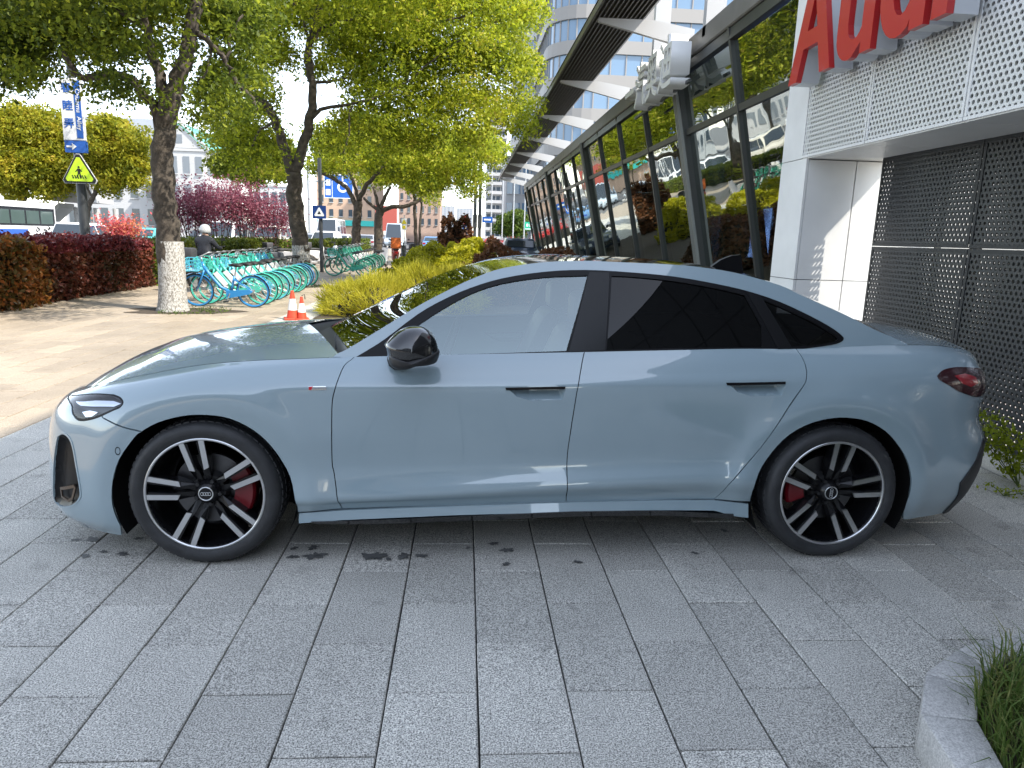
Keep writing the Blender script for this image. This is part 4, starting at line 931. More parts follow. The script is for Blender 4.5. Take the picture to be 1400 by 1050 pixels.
def tree(label, base, limbs, blobs, Yd, n_per_px, size, m, paint_h=0., r_base=.25, depth=1.6, layers=3, lay=None, name='camphor_tree', group=None, per=70, sig=.40, flare=True):
    t = thing(name, label, 'tree', (base[0], base[1], 0), 0, group); B = np.array([base[0], base[1], 0.])
    tk = MB()
    for (pts, r0, r1) in limbs:
        W_ = []
        for p in pts: W_.append((p if len(p) == 3 and p[2] < 0 and False else on_y(p[0], p[1], Yd + (p[2] if len(p) > 2 else 0))) - B)
        limb(tk, W_, r0, r1)
    trunk = tk.build('trunk', bark, t, smooth=True)
    if paint_h > 0:
        tp = limbs[0][0]; a = on_y(*tp[0][:2], Yd)-B; z = [on_y(p[0], p[1], Yd)-B for p in tp]; q = [p for p in smooth_line(z, 8) if p[2] < paint_h]
        r0, r1 = limbs[0][1], limbs[0][2]; zz = z[-1][2]
        MB().tube(q, [(r0 + (r1-r0)*(max(p[2], 0)/zz)**.8)*1.035 + .006 + (.045*math.exp(-max(p[2], 0)/.10) if flare else 0) for p in q], 16, cap=False).build('lime_paint', lime, t, smooth=True)
    Ps = []; depth_cam = Yd - CAM[1]
    for (u, v, r) in blobs:
        rm = r*depth_cam/985
        for (dyc, dn) in ([(-3.2, 1.2), (-.8, 1.), (1.6, 1.)] if v < -20 and lay else lay or [((l-(layers-1)/2)*depth, 1.) for l in range(layers)]):
            dy = dyc*rng.uniform(.7, 1.2) + rng.normal()*.25; c = on_y(u, v, Yd+dy)-B
            f = 1 + .12*rng.normal(); ncl = max(2, int(n_per_px*dn*r*r/per*(1 if v > -20 else .3))); P_, _ = clumps(c, np.array([rm, rm*1.05, rm*.85])*f, ncl, per, sig); Ps.append(P_)
    P_ = np.concatenate(Ps); quad_mesh('crown', leaf_cloud(P_, size*rng.uniform(.5, 1.5, len(P_))), m, t); return t
# --- two big limewashed street trees
tree('gnarled street tree with limewashed trunk and spreading limb, beside the parked bikes', (-5.46, 11.05), [
  ([(237,430),(236,395),(233,330),(226,270),(222,215),(227,165),(234,130)], .235, .165), ([(233,135),(250,90),(262,40),(268,-10),(272,-80)], .150, .09), ([(228,160),(221,115),(214,85),(200,40),(190,-20)], .11, .06),
  ([(222,195),(212,146),(198,132),(182,110),(160,102),(130,104),(112,106),(100,92),(85,70)], .085, .045), ([(263,40),(290,62),(310,84),(322,112),(340,128),(352,150)], .06, .03), ([(310,84),(316,50),(330,20)], .03, .02), ([(290,62),(282,100),(262,118)], .025, .012),
  ([(200,40),(160,10),(120,-30)], .06, .03)],
  [(10,20,48),(60,15,46),(110,28,38),(160,10,40),(215,10,34),(10,75,38),(50,65,34),(95,60,26),(140,58,26),(180,58,22),(205,78,16),(236,60,14),(20,112,22),(55,103,14),(120,86,14),(160,84,13),(300,15,40),(335,50,30),(300,95,24),(330,112,24),(285,45,24),(345,15,30),(262,140,15),(296,140,20),(278,170,10),(318,150,14),(150,118,8),(178,120,8),(186,134,6),(140,132,6),(-50,40,60),(-60,110,45),(60,-60,80),(190,-60,80),(310,-50,60),(-60,-60,80),(110,-170,90),(250,-160,90),(0,-180,90)],
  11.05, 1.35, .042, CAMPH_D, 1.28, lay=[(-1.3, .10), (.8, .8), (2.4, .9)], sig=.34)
tree('big fork trunked street tree with bright yellow green crown behind the bike row', (-4.67, 18.1), [
  ([(414,391),(412,350),(408,310),(403,265),(402,238)], .24, .20), ([(401,240),(388,200),(376,165),(365,145),(348,133),(330,112),(305,72),(285,55)], .15, .06), ([(404,240),(414,200),(424,160),(428,125),(424,98),(420,75),(428,40),(440,0)], .15, .07), ([(420,170),(440,150),(475,143),(512,134)], .07, .03),
  ([(424,112),(450,112),(485,104)], .05, .025), ([(427,60),(440,38),(470,30),(530,5)], .05, .025), ([(376,165),(355,180),(345,200)], .04, .02), ([(428,118),(424,70),(418,40),(400,0)], .06, .03), ([(480,145),(475,190),(468,210)], .03, .015), ([(600,30),(640,20),(660,5)], .03, .02), ([(512,134),(560,110),(620,60),(700,20)], .03, .015)],
  [(300,10,40),(350,25,45),(395,15,40),(375,75,34),(340,95,28),(445,15,45),(500,20,50),(560,15,50),(620,20,50),(675,25,45),(715,20,30),(470,70,40),(520,75,45),(580,80,48),(640,85,45),(690,85,38),(722,100,22),(505,125,34),(555,140,40),(610,140,42),(660,145,38),(705,150,28),(715,180,18),(480,165,26),(530,180,34),(580,190,30),(455,190,24),(360,130,22),(330,160,22),(300,125,26),(440,95,20),(640,185,26),(330,178,24),(362,196,22),(308,200,20),(350,152,22),(382,205,13),(340,225,18),(295,165,18),(375,235,12),(400,-60,70),(520,-70,80),(640,-60,70),(300,-50,60),(460,-150,80),(580,-160,80)],
  18.1, 1.75, .046, CAMPH, 1.15, lay=[(-1.6, .16), (.9, .9), (2.8, .9)], sig=.38)
# --- street trees further along the pavement
tree('smooth grey trunk street tree in front of the blue traffic sign', (-6.25, 33.5), [([(487,362),(487,330),(488,300),(490,275)], .25, .19), ([(488,285),(478,262),(462,248),(440,236),(424,228)], .13, .07), ([(490,275),(500,255),(515,238),(528,222)], .13, .07), ([(490,276),(484,250),(474,225),(462,205)], .09, .05)],
  [(450,195,26),(490,185,30),(530,190,30),(565,205,30),(438,225,18),(470,225,20),(510,222,22),(550,232,22),(590,215,30),(620,215,28),(650,205,26),(668,215,16),(600,245,20),(630,242,20),(578,258,14),(645,262,10)], 33.5, 3.6, .070, CAMPH, .0, lay=[(-1.5, .35), (1., .8), (3., .8)], sig=.5)
tree('dark leaning street tree with a long low bough beyond the scooters', (-5.05, 42), [([(517,352),(517,320),(518,295),(520,285)], .28, .24), ([(521,290),(535,283),(555,282),(575,272),(585,258)], .15, .09), ([(518,288),(505,278),(497,270)], .11, .07), ([(520,286),(526,270),(534,256)], .14, .08), ([(518,287),(514,268),(510,255)], .11, .07)],
  [(540,215,26),(580,205,26),(620,195,26),(560,245,16),(597,250,14),(530,245,15),(505,245,16),(660,190,18),(685,205,10),(590,275,8),(655,245,12)], 42, 3.6, .08, CAMPH, .0, lay=[(-1.5, .35), (1., .8), (3., .8)], sig=.5)
tree('slim pale trunk tree beside the yellow school sign', (-2.9, 48), [([(569,345),(568,310),(567,285),(566,265)], .14, .10), ([(573,345),(574,310),(576,285),(577,262)], .10, .07)], [(572,255,14),(585,248,12),(560,250,12)], 48, 3.0, .11, CAMPH, .0, depth=1.2, layers=2, sig=.45)
# --- across the street
tree('broad yellow tree across the street above the bus', (-33.6, 58), [([(30,300),(31,280),(36,255),(44,235)], .30, .18), ([(36,258),(20,235)], .14, .08)], [(28,168,30),(62,175,30),(5,190,36),(85,195,22),(40,205,36),(75,225,30),(10,230,34),(45,240,28),(85,250,20),(20,262,18),(68,262,14),(-30,200,40)], 58, 4.0, .12, YEL, depth=2.6, layers=2, name='plane_tree', sig=.7)
tree('bright yellow tree across the street behind the warning sign', (-27.5, 56), [([(118,305),(120,285),(128,268),(135,250)], .26, .14), ([(126,270),(118,255)], .1, .06)], [(150,185,24),(178,195,22),(135,205,24),(165,215,26),(190,225,16),(140,235,20),(170,240,20),(188,248,12),(120,225,16),(150,255,15),(150,170,14),(130,175,10)], 56, 4.2, .12, YEL, depth=2.2, layers=2, name='plane_tree', sig=.65)
tree('green tree behind the purple plum shrubs', (-17.6, 52), [([(345,320),(345,280),(342,255)], .2, .12)], [(330,215,26),(360,225,26),(308,228,18),(345,195,20),(385,238,16),(378,205,16),(320,190,16),(395,215,10),(340,245,16)], 52, 3.6, .13, leaf_mat('fresh_leaf', [(.05, .08, .012), (.12, .16, .016), (.22, .25, .02), (.32, .32, .03)], .5), depth=2, layers=2, name='plane_tree', sig=.6)
tree('round green tree by the flagpoles beyond the canopy', (6.6, 92), [([(703,335),(703,318)], .2, .14)], [(697,305,12),(710,302,11),(688,312,9),(703,316,11)], 92, 7, .22, GRN, depth=2, layers=2, name='plane_tree', sig=.8)
# --- purple plum shrubs and a pink one in the strip by the road
def shrub(name, label, x, y, h, w, m, n, sz, stems=9, lo=.35, group=None, cat='shrub', sig=.10):
    t = thing(name, label, cat, (x, y, 0), 0, group); mb = MB(); tips = []
    for k in range(stems):
        a = 2*math.pi*k/stems + rng.normal()*.3; r = w*rng.uniform(.4, 1.); top_ = np.array([math.cos(a)*r, math.sin(a)*r, h*rng.uniform(.75, 1.)])
        mid = top_*np.array([.45, .45, .5]) + rng.normal(size=3)*.06; limb(mb, [(0.02*math.cos(a), .02*math.sin(a), 0), mid, top_], .022, .008, 5, .01)
        tips += [mid*(1-s)+top_*s for s in np.linspace(lo, 1.05, 8)]
    mb.build('stems', bark, t, smooth=True); c = np.array(tips); idx = rng.integers(0, len(c), n); P_ = c[idx] + rng.normal(size=(n, 3))*np.array([w*.22+sig, w*.22+sig, h*.06+sig*.6])
    quad_mesh('foliage', leaf_cloud(P_, sz*rng.uniform(.6, 1.2, n)), m, t); return t
for (u, Y, h, w_, lb) in ((262, 24.5, 2.9, .85, 'purple leaved plum shrub beside the limewashed trunk'), (300, 26, 3.1, 1.0, 'purple leaved plum shrub behind the helmeted rider'), (337, 27, 3.1, 1.0, 'purple leaved plum shrub behind the green hedge'), (371, 28.5, 3.0, .95, 'purple leaved plum shrub next to the fork trunked tree')):
    p = on_y(u, 330, Y); shrub('plum_shrub', lb, p[0], Y, h, w_, PUR, 4000, .055, 12, .42, 'purple plum shrubs along the road', sig=.13)
p = on_y(167, 330, 30); shrub('maple_shrub', 'small pink and orange shrub behind the dark red hedge', p[0], 30, 1.75, .7, PINK, 2600, .07, 9, .2, sig=.12)
# --- clipped hedges
def hedge(name, label, x0, x1, y0, y1, h, m, n, sz, cat='hedge', bulge=.10, m2=None, top_m=None):
    t = thing(name, label, cat, ((x0+x1)/2, (y0+y1)/2, 0)); cx, cy = (x0+x1)/2, (y0+y1)/2
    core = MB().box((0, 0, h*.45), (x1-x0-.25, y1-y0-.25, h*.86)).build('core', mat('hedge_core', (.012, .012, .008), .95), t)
    A = [(y1-y0)*h, (x1-x0)*(y1-y0)*1.4, (x1-x0)*h*.8]; sel = rng.choice(3, n, p=np.array(A)/sum(A))
    u, v = rng.uniform(-.5, .5, n), rng.uniform(-.5, .5, n); P_ = np.zeros((n, 3)); W_, L_ = x1-x0, y1-y0
    sgn = np.where(rng.random(n) < .75, 1, -1)
    P_[:] = np.where((sel == 0)[:, None], np.c_[sgn*W_/2, u*L_, (v+.5)*h], np.where((sel == 1)[:, None], np.c_[u*W_, v*L_, np.full(n, h)], np.c_[u*W_, -np.sign(sgn)*L_/2, (v+.5)*h]))
    P_ += rng.normal(size=(n, 3))*.055; ph = np.sin(P_[:, 1]*2.3)*.5 + np.sin(P_[:, 1]*5.1 + P_[:, 0]*3)*.5; P_[:, 2] *= 1 + .05*ph*(P_[:, 2] > .3*h); P_[:, 0] += bulge*.5*ph
    V = leaf_cloud(P_, sz*rng.uniform(.6, 1.25, n), .1)
    if top_m:
        tm = np.repeat(P_[:, 2] > h*.84, 4); quad_mesh('foliage', V[~tm], m, t); quad_mesh('young_leaves', V[tm], top_m, t)
    else: quad_mesh('foliage', V, m, t)
    return t
REDT = leaf_mat('photinia_top', [(.05, .014, .016), (.12, .020, .026), (.19, .032, .035), (.26, .08, .06)], .3, .4)
hedge('photinia_hedge', 'clipped dark red hedge along the pavement edge', -9.9, -8.15, 11.9, 16.7, 1.12, RED, 30000, .05, top_m=REDT)
hedge('photinia_hedge', 'orange and green leaved end of the pavement hedge', -10.0, -8.0, 8.2, 11.75, 1.10, ORG, 20000, .055)
hedge('privet_hedge', 'clipped bright green hedge behind the parked bikes', -9.7, -8.15, 16.8, 30, 1.05, HED, 30000, .055)
hedge('privet_hedge', 'low green hedge further up the kerb behind the scooters', -9.6, -8.2, 30.2, 60, .95, HED, 16000, .08)
# --- golden bushes and copper bush in the bed beside the car
def mound(name, label, c, rad, m, n, sz, cat='bush', needle=0., core=True, group=None):
    t = thing(name, label, cat, (c[0], c[1], 0), 0, group); d = rng.normal(size=(n, 3)); d[:, 2] = np.abs(d[:, 2]); d /= np.linalg.norm(d, axis=1, keepdims=True)
    lump = 1 + .09*np.sin(d[:, 0]*7 + c[0]*3) + .08*np.sin(d[:, 1]*9 + d[:, 2]*6) + .06*np.sin(d[:, 2]*17 + d[:, 0]*11)
    P_ = d*np.asarray(rad)*(lump*(1 - np.abs(rng.normal(size=n))*.07))[:, None]; s = sz*rng.uniform(.6, 1.3, n)
    if needle:
        ax = d*.9 + rng.normal(size=(n, 3))*.45; ax[:, 2] += .35; ax /= np.linalg.norm(ax, axis=1, keepdims=True); b = np.cross(ax, rng.normal(size=(n, 3))); b /= np.linalg.norm(b, axis=1, keepdims=True)
        V = np.stack([P_ - b*s[:, None]*.16, P_ + b*s[:, None]*.16, P_ + ax*s[:, None]*needle + b*s[:, None]*.05, P_ + ax*s[:, None]*needle - b*s[:, None]*.05], 1).reshape(-1, 3)
    else: V = leaf_cloud(P_, s, .2)
    quad_mesh('foliage', V, m, t)
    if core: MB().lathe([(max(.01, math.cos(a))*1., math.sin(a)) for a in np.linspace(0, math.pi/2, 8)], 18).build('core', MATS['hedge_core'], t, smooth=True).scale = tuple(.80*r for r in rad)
    return t
gd = leaf_mat('golden_needle', [(.20, .20, .02), (.40, .38, .03), (.56, .50, .05), (.64, .57, .12)], .55)
mound('golden_shrub', 'feathery golden yellow shrub at the front tip of the bed', (-1.75, 11.6), (1.0, 1.2, .62), gd, 6500, .045, needle=4.2)
mound('golden_shrub', 'feathery pale gold shrub behind the car windscreen', (-.75, 12.6), (1.15, 1.3, .85), gd, 7500, .045, needle=4.0)
mound('privet_bush', 'rounded lime yellow bush behind the feathery shrubs', (-1.05, 16.2), (1.45, 1.5, 1.02), SPY, 9000, .055)
mound('privet_bush', 'long lime yellow bush further along the bed', (-.75, 20.5), (1.5, 2.4, 1.22), SPY, 9000, .065)
mound('copper_bush', 'rounded dark copper brown bush shaded beside the lime bushes', (.75, 15.0), (1.05, 1.6, 1.33), BRN, 9000, .05)
mound('copper_bush', 'low rusty bush next to the showroom glass', (2.3, 16.5), (1.3, 2.2, 1.22), BRN, 8000, .06)
mound('privet_bush', 'yellow green bush at the far end of the bed', (.1, 27), (1.3, 2.0, 1.4), SPY, 6000, .08)
mound('copper_bush', 'pointed copper brown shrub beyond the lime bushes', (-.55, 34), (1.1, 1.1, 2.5), BRN, 4000, .10)
# tufts of azalea behind: red flower bed
fl = thing('flower_bed', 'bed of red flowers at the foot of the flagpoles', 'flowers', (4.0, 62, 0)); n = 5000
P_ = np.c_[rng.uniform(-3.8, 3.2, n), rng.uniform(-2, 3, n), np.abs(rng.normal(size=n))*.35+.5]; quad_mesh('blossom', leaf_cloud(P_, .09*rng.uniform(.6, 1.2, n)), leaf_mat('red_blossom', [(.25, .01, .01), (.5, .03, .03), (.6, .08, .06)], .3), fl)
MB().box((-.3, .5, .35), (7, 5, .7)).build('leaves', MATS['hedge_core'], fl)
bedm = tag(MB().add([(-2.75, 10.3, .012), (-1.2, 9.9, .012), (3.4, 10.2, .012), (3.6, 36, .012), (-1.9, 36, .012), (-2.6, 16, .012)], [(0, 1, 2, 3, 4, 5)]).build('planting_bed', MATS['soil'], None, fix=False), kind='structure')
# --- sprigs at the foot of the screen
def sprig(label, c, ax, n, ln, m=None):
    t = thing('fern_sprig', label, 'plant', tuple(c)); mb = MB(); Ps = []
    for (dx, dy, dz) in ax:
        pts = [np.zeros(3), np.array([dx*.5, dy*.5, dz*.62]), np.array([dx, dy, dz])]; limb(mb, pts, .004, .002, 5, .0); q = np.array(smooth_line(pts, 12)); i = rng.integers(4, len(q), n); Ps.append(q[i] + rng.normal(size=(n, 3))*np.array([.035, .035, .022]))
    mb.build('stems', MATS['green_stem'] if 'green_stem' in MATS else mat('green_stem', (.07, .10, .02), .7), t); P_ = np.concatenate(Ps); quad_mesh('leaves', leaf_cloud(P_, ln*rng.uniform(.6, 1.2, len(P_)), .8), m or leaf_mat('sprig_leaf', [(.14, .19, .015), (.30, .36, .02), (.42, .46, .04)], .55), t)
p = on_z(1392, 668); sprig('leafy green sprig leaning out in front of the black screen', (p[0]+.02, p[1]+.02, 0), [(-.30, .28, .42), (-.12, .15, .46), (-.22, .05, .40), (.02, .1, .34), (-.34, .40, .46), (-.18, .32, .50)], 130, .022)
p = on_z(1372, 678); sprig('tiny weed in the joint by the pale kerb', (p[0], p[1], 0), [(-.05, .05, .05), (.06, -.02, .05), (.10, -.06, .04)], 40, .013)
# --- long grass in the corner planter
n = 4200; gt = It; cx0, cy0 = gt[2][0], gt[2][1]
gp = np.array([[p[0], p[1]] for p in It] + [[It[-1][0]+1.2, It[-1][1]], [It[0][0]+1.2, It[0][1]-.3]]); lo_, hi_ = gp.min(0), gp.max(0)
q = np.c_[rng.uniform(lo_[0], hi_[0], n*3), rng.uniform(lo_[1], hi_[1], n*3)]; q = q[inside(gp, q)][:n]
V = []
for (x, y) in q:
    h = rng.uniform(.08, .24); a = rng.uniform(0, 6.28); l = rng.uniform(.05, .17); w_ = rng.uniform(.0016, .0034); dx, dy = math.cos(a), math.sin(a); s = np.array([-dy, dx, 0])*w_; z0 = .07
    p0, p1, p2 = np.array([x, y, z0]), np.array([x+dx*l*.35, y+dy*l*.35, z0+h*.7]), np.array([x+dx*l, y+dy*l, z0+h*rng.uniform(.75, 1.05)])
    V += [p0-s, p0+s, p1+s*.9, p1-s*.9, p1-s*.9, p1+s*.9, p2+s*.15, p2-s*.15]
g_ = quad_mesh('long_grass', np.array(V), GRASS, None); tag(g_, 'long green grass growing in the corner planter', 'grass', kind='stuff')

# earth pits round the two near trunks
for (bx, by, lb) in ((-5.46, 11.05, 1), (-4.67, 18.1, 2)):
    V = [(bx, by, .006)] + [(bx + (.75 + .16*math.sin(3*a+lb) + .10*math.sin(7*a))*math.cos(a)*1.25 + .12, by + (.62 + .12*math.sin(2*a+1))*math.sin(a), .006) for a in np.linspace(0, 2*math.pi, 33)[:-1]]
    tag(MB().add(V, [(0, 1+i, 1+(i+1) % 32) for i in range(32)]).build('tree_pit', MATS['soil'], None, fix=False), kind='structure')
    n = 500; a = rng.uniform(0, 6.28, n); r_ = .25 + .55*rng.random(n)**.7; P_ = np.c_[bx+.1+r_*1.2*np.cos(a), by+r_*.9*np.sin(a), .01+np.abs(rng.normal(size=n))*.02]; P_ = P_[P_[:, 0] > bx-.1]
    tag(quad_mesh('moss', leaf_cloud(P_, .022*rng.uniform(.6, 1.3, len(P_)), 1.), GRN, None), 'low green moss and weeds round the tree foot', 'weeds', kind='stuff')
# ================================================================ STREET FURNITURE, VEHICLES, PEOPLE
blue_b = mat('bike_blue', (.03, .22, .50), .35, coat=.4); teal_b = mat('bike_teal', (.06, .46, .36), .35, coat=.4); sky_b = mat('bike_sky', (.08, .42, .55), .35, coat=.4); dgreen_b = mat('bike_green', (.02, .22, .15), .4, coat=.3)
steel = mat('steel_grey', (.35, .36, .37), .4, metal=.6); saddle_m = mat('saddle_black', (.015, .015, .016), .55)
def make_bike(m, basket_m=None, name='shared_bicycle', label='', group=None):
    """nose towards -x, wheels on z = 0, parts in the bike's own frame"""
    t = thing(name, label, 'bicycle', (0, 0, 0), 0, group); r = .305; xf, xr = -.53, .53
    for wx in (xf, xr):
        w_ = MB().lathe([(r-.004, 0), (r, .017), (r+.015, .012), (r+.019, 0), (r+.015, -.012), (r, -.017), (r-.004, 0)], 26, 'Y', (wx, 0, r+.019)).build('wheel', saddle_m, t, smooth=True)
        MB().lathe([(r-.03, .012), (r-.002, .016), (r-.002, -.016), (r-.03, -.012), (r-.03, .012)], 26, 'Y', (wx, 0, r+.019)).build('rim', m, w_, smooth='auto')
        sp = MB()
        for k in range(10):
            a = 2*math.pi*k/10 + .2; c, s = math.cos(a), math.sin(a); sp.tube([(wx+.03*c, .02*(-1)**k, r+.019+.03*s), (wx+(r-.02)*c, 0, r+.019+(r-.02)*s)], .0035, 4)
        sp.tube([(wx, -.05, r+.019), (wx, .05, r+.019)], .028, 10); sp.build('spokes', steel, w_)
    H = r+.019; f = MB()
    f.tube([(-.36, 0, .80), (-.28, 0, .66), (-.08, 0, .40), (.10, 0, .30)], [.030, .032, .034, .03], 8)                 # low main tube
    f.tube([(.10, 0, .28), (.20, 0, .62)], .022, 8); f.tube([(.10, .04, .28), (xr, .05, H)], .014, 6); f.tube([(.10, -.04, .28), (xr, -.05, H)], .014, 6)
    f.tube([(.19, .03, .56), (xr, .05, H)], .011, 6); f.tube([(.19, -.03, .56), (xr, -.05, H)], .011, 6); f.tube([(-.33, 0, .66), (-.385, 0, .88)], .026, 8)
    fr = f.build('frame', m, t, smooth=True)
    fk = MB(); fk.tube([(-.355, 0, .74), (-.385, .045, .64), (xf, .05, H)], [.022, .016, .012], 6).tube([(-.355, 0, .74), (-.385, -.045, .64), (xf, -.05, H)], [.022, .016, .012], 6); fk.build('fork', m, t, smooth=True)
    hb = MB(); hb.tube([(-.385, 0, .86), (-.395, 0, .98)], .014, 6).tube([(-.23, .30, 1.02), (-.33, .26, 1.03), (-.40, .12, .99), (-.40, -.12, .99), (-.33, -.26, 1.03), (-.23, -.30, 1.02)], .012, 6); hb.build('handlebar', steel, t, smooth=True)
    for sg in (-1, 1): MB().tube([(-.27, sg*.28, 1.025), (-.17, sg*.31, 1.015)], .018, 6).build('grip', saddle_m, t)
    bk = MB(); x0, x1, y0, z0, z1 = -.68, -.44, .15, .72, .93
    for z, g in ((z0, .0), (.79, .015), (.86, .02), (z1, .03)):
        bk.tube([(x0-g, -y0-g, z), (x1+g*.3, -y0-g, z), (x1+g*.3, y0+g, z), (x0-g, y0+g, z), (x0-g, -y0-g, z)], .009, 5)
    for k in range(5):
        y = -y0 + 2*y0*k/4; bk.tube([(x0, y, z0), (x0-.03, y*1.15, z1)], .006, 4); bk.tube([(x1, y, z0), (x1+.01, y*1.15, z1)], .006, 4)
    for k in range(4):
        x = x0 + (x1-x0)*k/3
        for sy in (-1, 1): bk.tube([(x, sy*y0, z0), (x, sy*(y0+.03), z1)], .006, 4)
    bk.box((-.56, 0, z0), (.23, .29, .012)); bk.build('basket', basket_m or m, t)
    sd = MB().tube([(.20, 0, .60), (.245, 0, .80)], .013, 6).build('seat_post', steel, t)
    s2 = MB().lathe([(.0, .035), (.05, .03), (.085, .012), (.09, -.01), (.06, -.03), (.0, -.03)], 14); s2.v = [(.27 + p[0]*(1.25 if p[0] > 0 else 1.9), p[1]*(1.0 if p[0] > -.02 else .45), .835+p[2]) for p in s2.v]; s2.build('saddle', saddle_m, t, smooth=True)
    fd = MB().lathe([(r+.034, .03), (r+.042, .0), (r+.034, -.03)], 14, 'Y', (xr, 0, H), R(-8), R(150)); fd.build('mudguard', m, t, smooth=True)
    fd2 = MB().lathe([(r+.034, .03), (r+.042, .0), (r+.034, -.03)], 10, 'Y', (xf, 0, H), R(40), R(150)); fd2.build('mudguard', m, t, smooth=True)
    cg = MB().prism([(.03, .22), (.03, .34), (.17, .35), (xr-.05, H+.045), (xr, H), (xr-.05, H-.045), (.12, .20)], -.065, -.05).build('chain_guard', m, t)
    for sg in (-1, 1):
        ck = MB().tube([(.10, sg*.03, .28), (.10, sg*.075, .28), (.10+sg*.06, sg*.085, .28+sg*.14)], .010, 5).build('crank', steel, t); MB().box((.10+sg*.065, sg*.125, .28+sg*.142), (.09, .08, .02)).build('pedal', saddle_m, ck)
    ks = MB().tube([(.33, .06, .27), (.40, .20, .01)], .010, 5).build('kickstand', steel, t)
    pl = MB().prism([(-.20, .66), (-.13, .70), (.06, .46), (.0, .40)], -.02, .02).build('lock_plate', white_m, t); return t
proto = {k: None for k in ('b', 't', 's', 'g')}
def bike(kind, x, y, rz, lean, label, group):
    mm = dict(b=blue_b, t=teal_b, s=sky_b, g=dgreen_b)[kind]
    if proto[kind] is None: o = make_bike(mm, sky_b if kind == 'b' else None); proto[kind] = o
    else: o = copy_tree(proto[kind])
    o.location = (x, y, .002); o.rotation_euler = (lean, 0, rz); tag(o, label, 'bicycle', group); return o
pa, pb = on_z(313, 420), on_z(391, 391); seq = 'bttstttttsbt'
lab = {'b': 'blue shared bicycle at the open end of the bike row', 't': 'teal shared bicycle parked in the middle of the row', 's': 'light blue shared bicycle parked among teal ones'}
for i, k in enumerate(seq):
    f_ = i/(len(seq)-1); x = pa[0]*(1-f_) + pb[0]*f_; y = pa[1]*(1-f_) + pb[1]*f_
    l_ = lab[k]
    if i == len(seq)-2: l_ = 'blue shared bicycle second from the far end of the bike row'
    if i == len(seq)-1: l_ = 'teal shared bicycle closing the far end of the bike row'
    bike(k, x + rng.normal()*.06, y, R(2) + rng.normal()*.09 + (R(-4) if i == 0 else R(6)), R(7) + rng.normal()*.05, l_, 'shared bicycles in the near row')
qa, qb = on_z(478, 378), on_z(505, 364)
for i in range(7):
    f_ = i/6; x = qa[0]*(1-f_) + qb[0]*f_; y = qa[1]*(1-f_) + qb[1]*f_
    bike('g' if i else 't', x + rng.normal()*.06, y, rng.normal()*.06, R(7), 'dark green shared bicycle in the further row' if i else 'teal shared bicycle leading the further green row', 'shared bicycles in the further row')
# ---- traffic cones
org = mat('cone_red', (.62, .055, .02), .5); wht = mat('cone_white', (.78, .77, .74), .5)
def cone(px, py, h, label, fold=0.):
    c = on_z(px, py); t = thing('traffic_cone', label, 'cone', (c[0], c[1], 0), .3, 'traffic cones on the pavement'); b = .075*h/.5
    bs = MB().box((0, 0, .015), (b*4.0, b*4.0, .03)).build('base', org, t); bevel(bs, .01, 1)
    for (z0, z1, m) in ((.03, .33, org), (.33, .72, wht), (.72, 1.0, org)):
        r0 = b*(1.45-1.1*z0); r1 = b*(1.45-1.1*z1); MB().lathe([(r0, z0*h), (r1, z1*h)] + ([(.0, z1*h)] if z1 == 1 else []), 20).build('band', m, t, smooth='auto')
    if fold: MB().tube([(.06, 0, h*.9), (.05, -.03, h*1.1), (.0, -.03, h*1.05)], .008, 6).build('strap', saddle_m, t)
    return t
cone(400.5, 436.5, .50, 'taller orange and white traffic cone')
cone(413, 437, .40, 'shorter red and white traffic cone with a dark strap', 1)
# ---- scooters
def make_scooter(m, label, loc, rz, box=True):
    """nose towards +y"""
    t = thing('electric_scooter', label, 'scooter', (*loc, 0), rz, 'scooters parked along the pavement')
    for wy in (-.62, .62): 
        w_ = MB().lathe([(.13, .04), (.20, .045), (.235, .03), (.24, 0), (.235, -.03), (.20, -.045), (.13, -.04)], 20, 'X', (0, wy, .24)).build('wheel', saddle_m, t, smooth=True); MB().lathe([(0, .03), (.13, .035), (.13, -.035), (0, -.03)], 14, 'X', (0, wy, .24)).build('hub', steel, w_, smooth='auto')
    b = MB().prism([(-.85, .50), (-.80, .70), (-.25, .68), (-.12, .30), (.28, .28), (.42, .85), (.52, .95), (.56, .80), (.44, .26), (.25, .17), (-.20, .17), (-.45, .30)], -.15, .15, 'X').build('body', m, t); bevel(b, .05, 2)
    fp = MB().lathe([(.30, .06), (.315, 0), (.30, -.06)], 8, 'X', (0, .62, .24), R(20), R(150)).build('front_mudguard', m, t, smooth=True)
    st = MB().prism([(-.86, .70), (-.84, .78), (-.5, .80), (-.2, .78), (-.18, .70)], -.14, .14, 'X').build('seat', saddle_m, t); bevel(st, .03, 2)
    h = MB().tube([(0, .50, .9), (0, .44, 1.05)], .03, 8).tube([(-.34, .34, 1.08), (-.12, .44, 1.06), (.12, .44, 1.06), (.34, .34, 1.08)], .016, 6); h.build('handlebar', saddle_m, t, smooth=True)
    [MB().tube([(sg*.2, .42, 1.07), (sg*.26, .42, 1.25)], .006, 5).box((sg*.27, .41, 1.25), (.10, .02, .07)).build('mirror', saddle_m, t) for sg in (-1, 1)]
    fk = MB().tube([(.07, .50, .75), (.09, .62, .24)], .02, 6).tube([(-.07, .50, .75), (-.09, .62, .24)], .02, 6).build('fork', steel, t)
    if box: bx = MB().box((0, -.86, .92), (.36, .30, .26)).build('top_box', MATS.get('scooter_box') or mat('scooter_box', (.05, .05, .055), .5), t); bevel(bx, .04, 2)
    MB().box((0, -.90, .60), (.16, .03, .07)).build('tail_lamp', lamp_red, t); return t
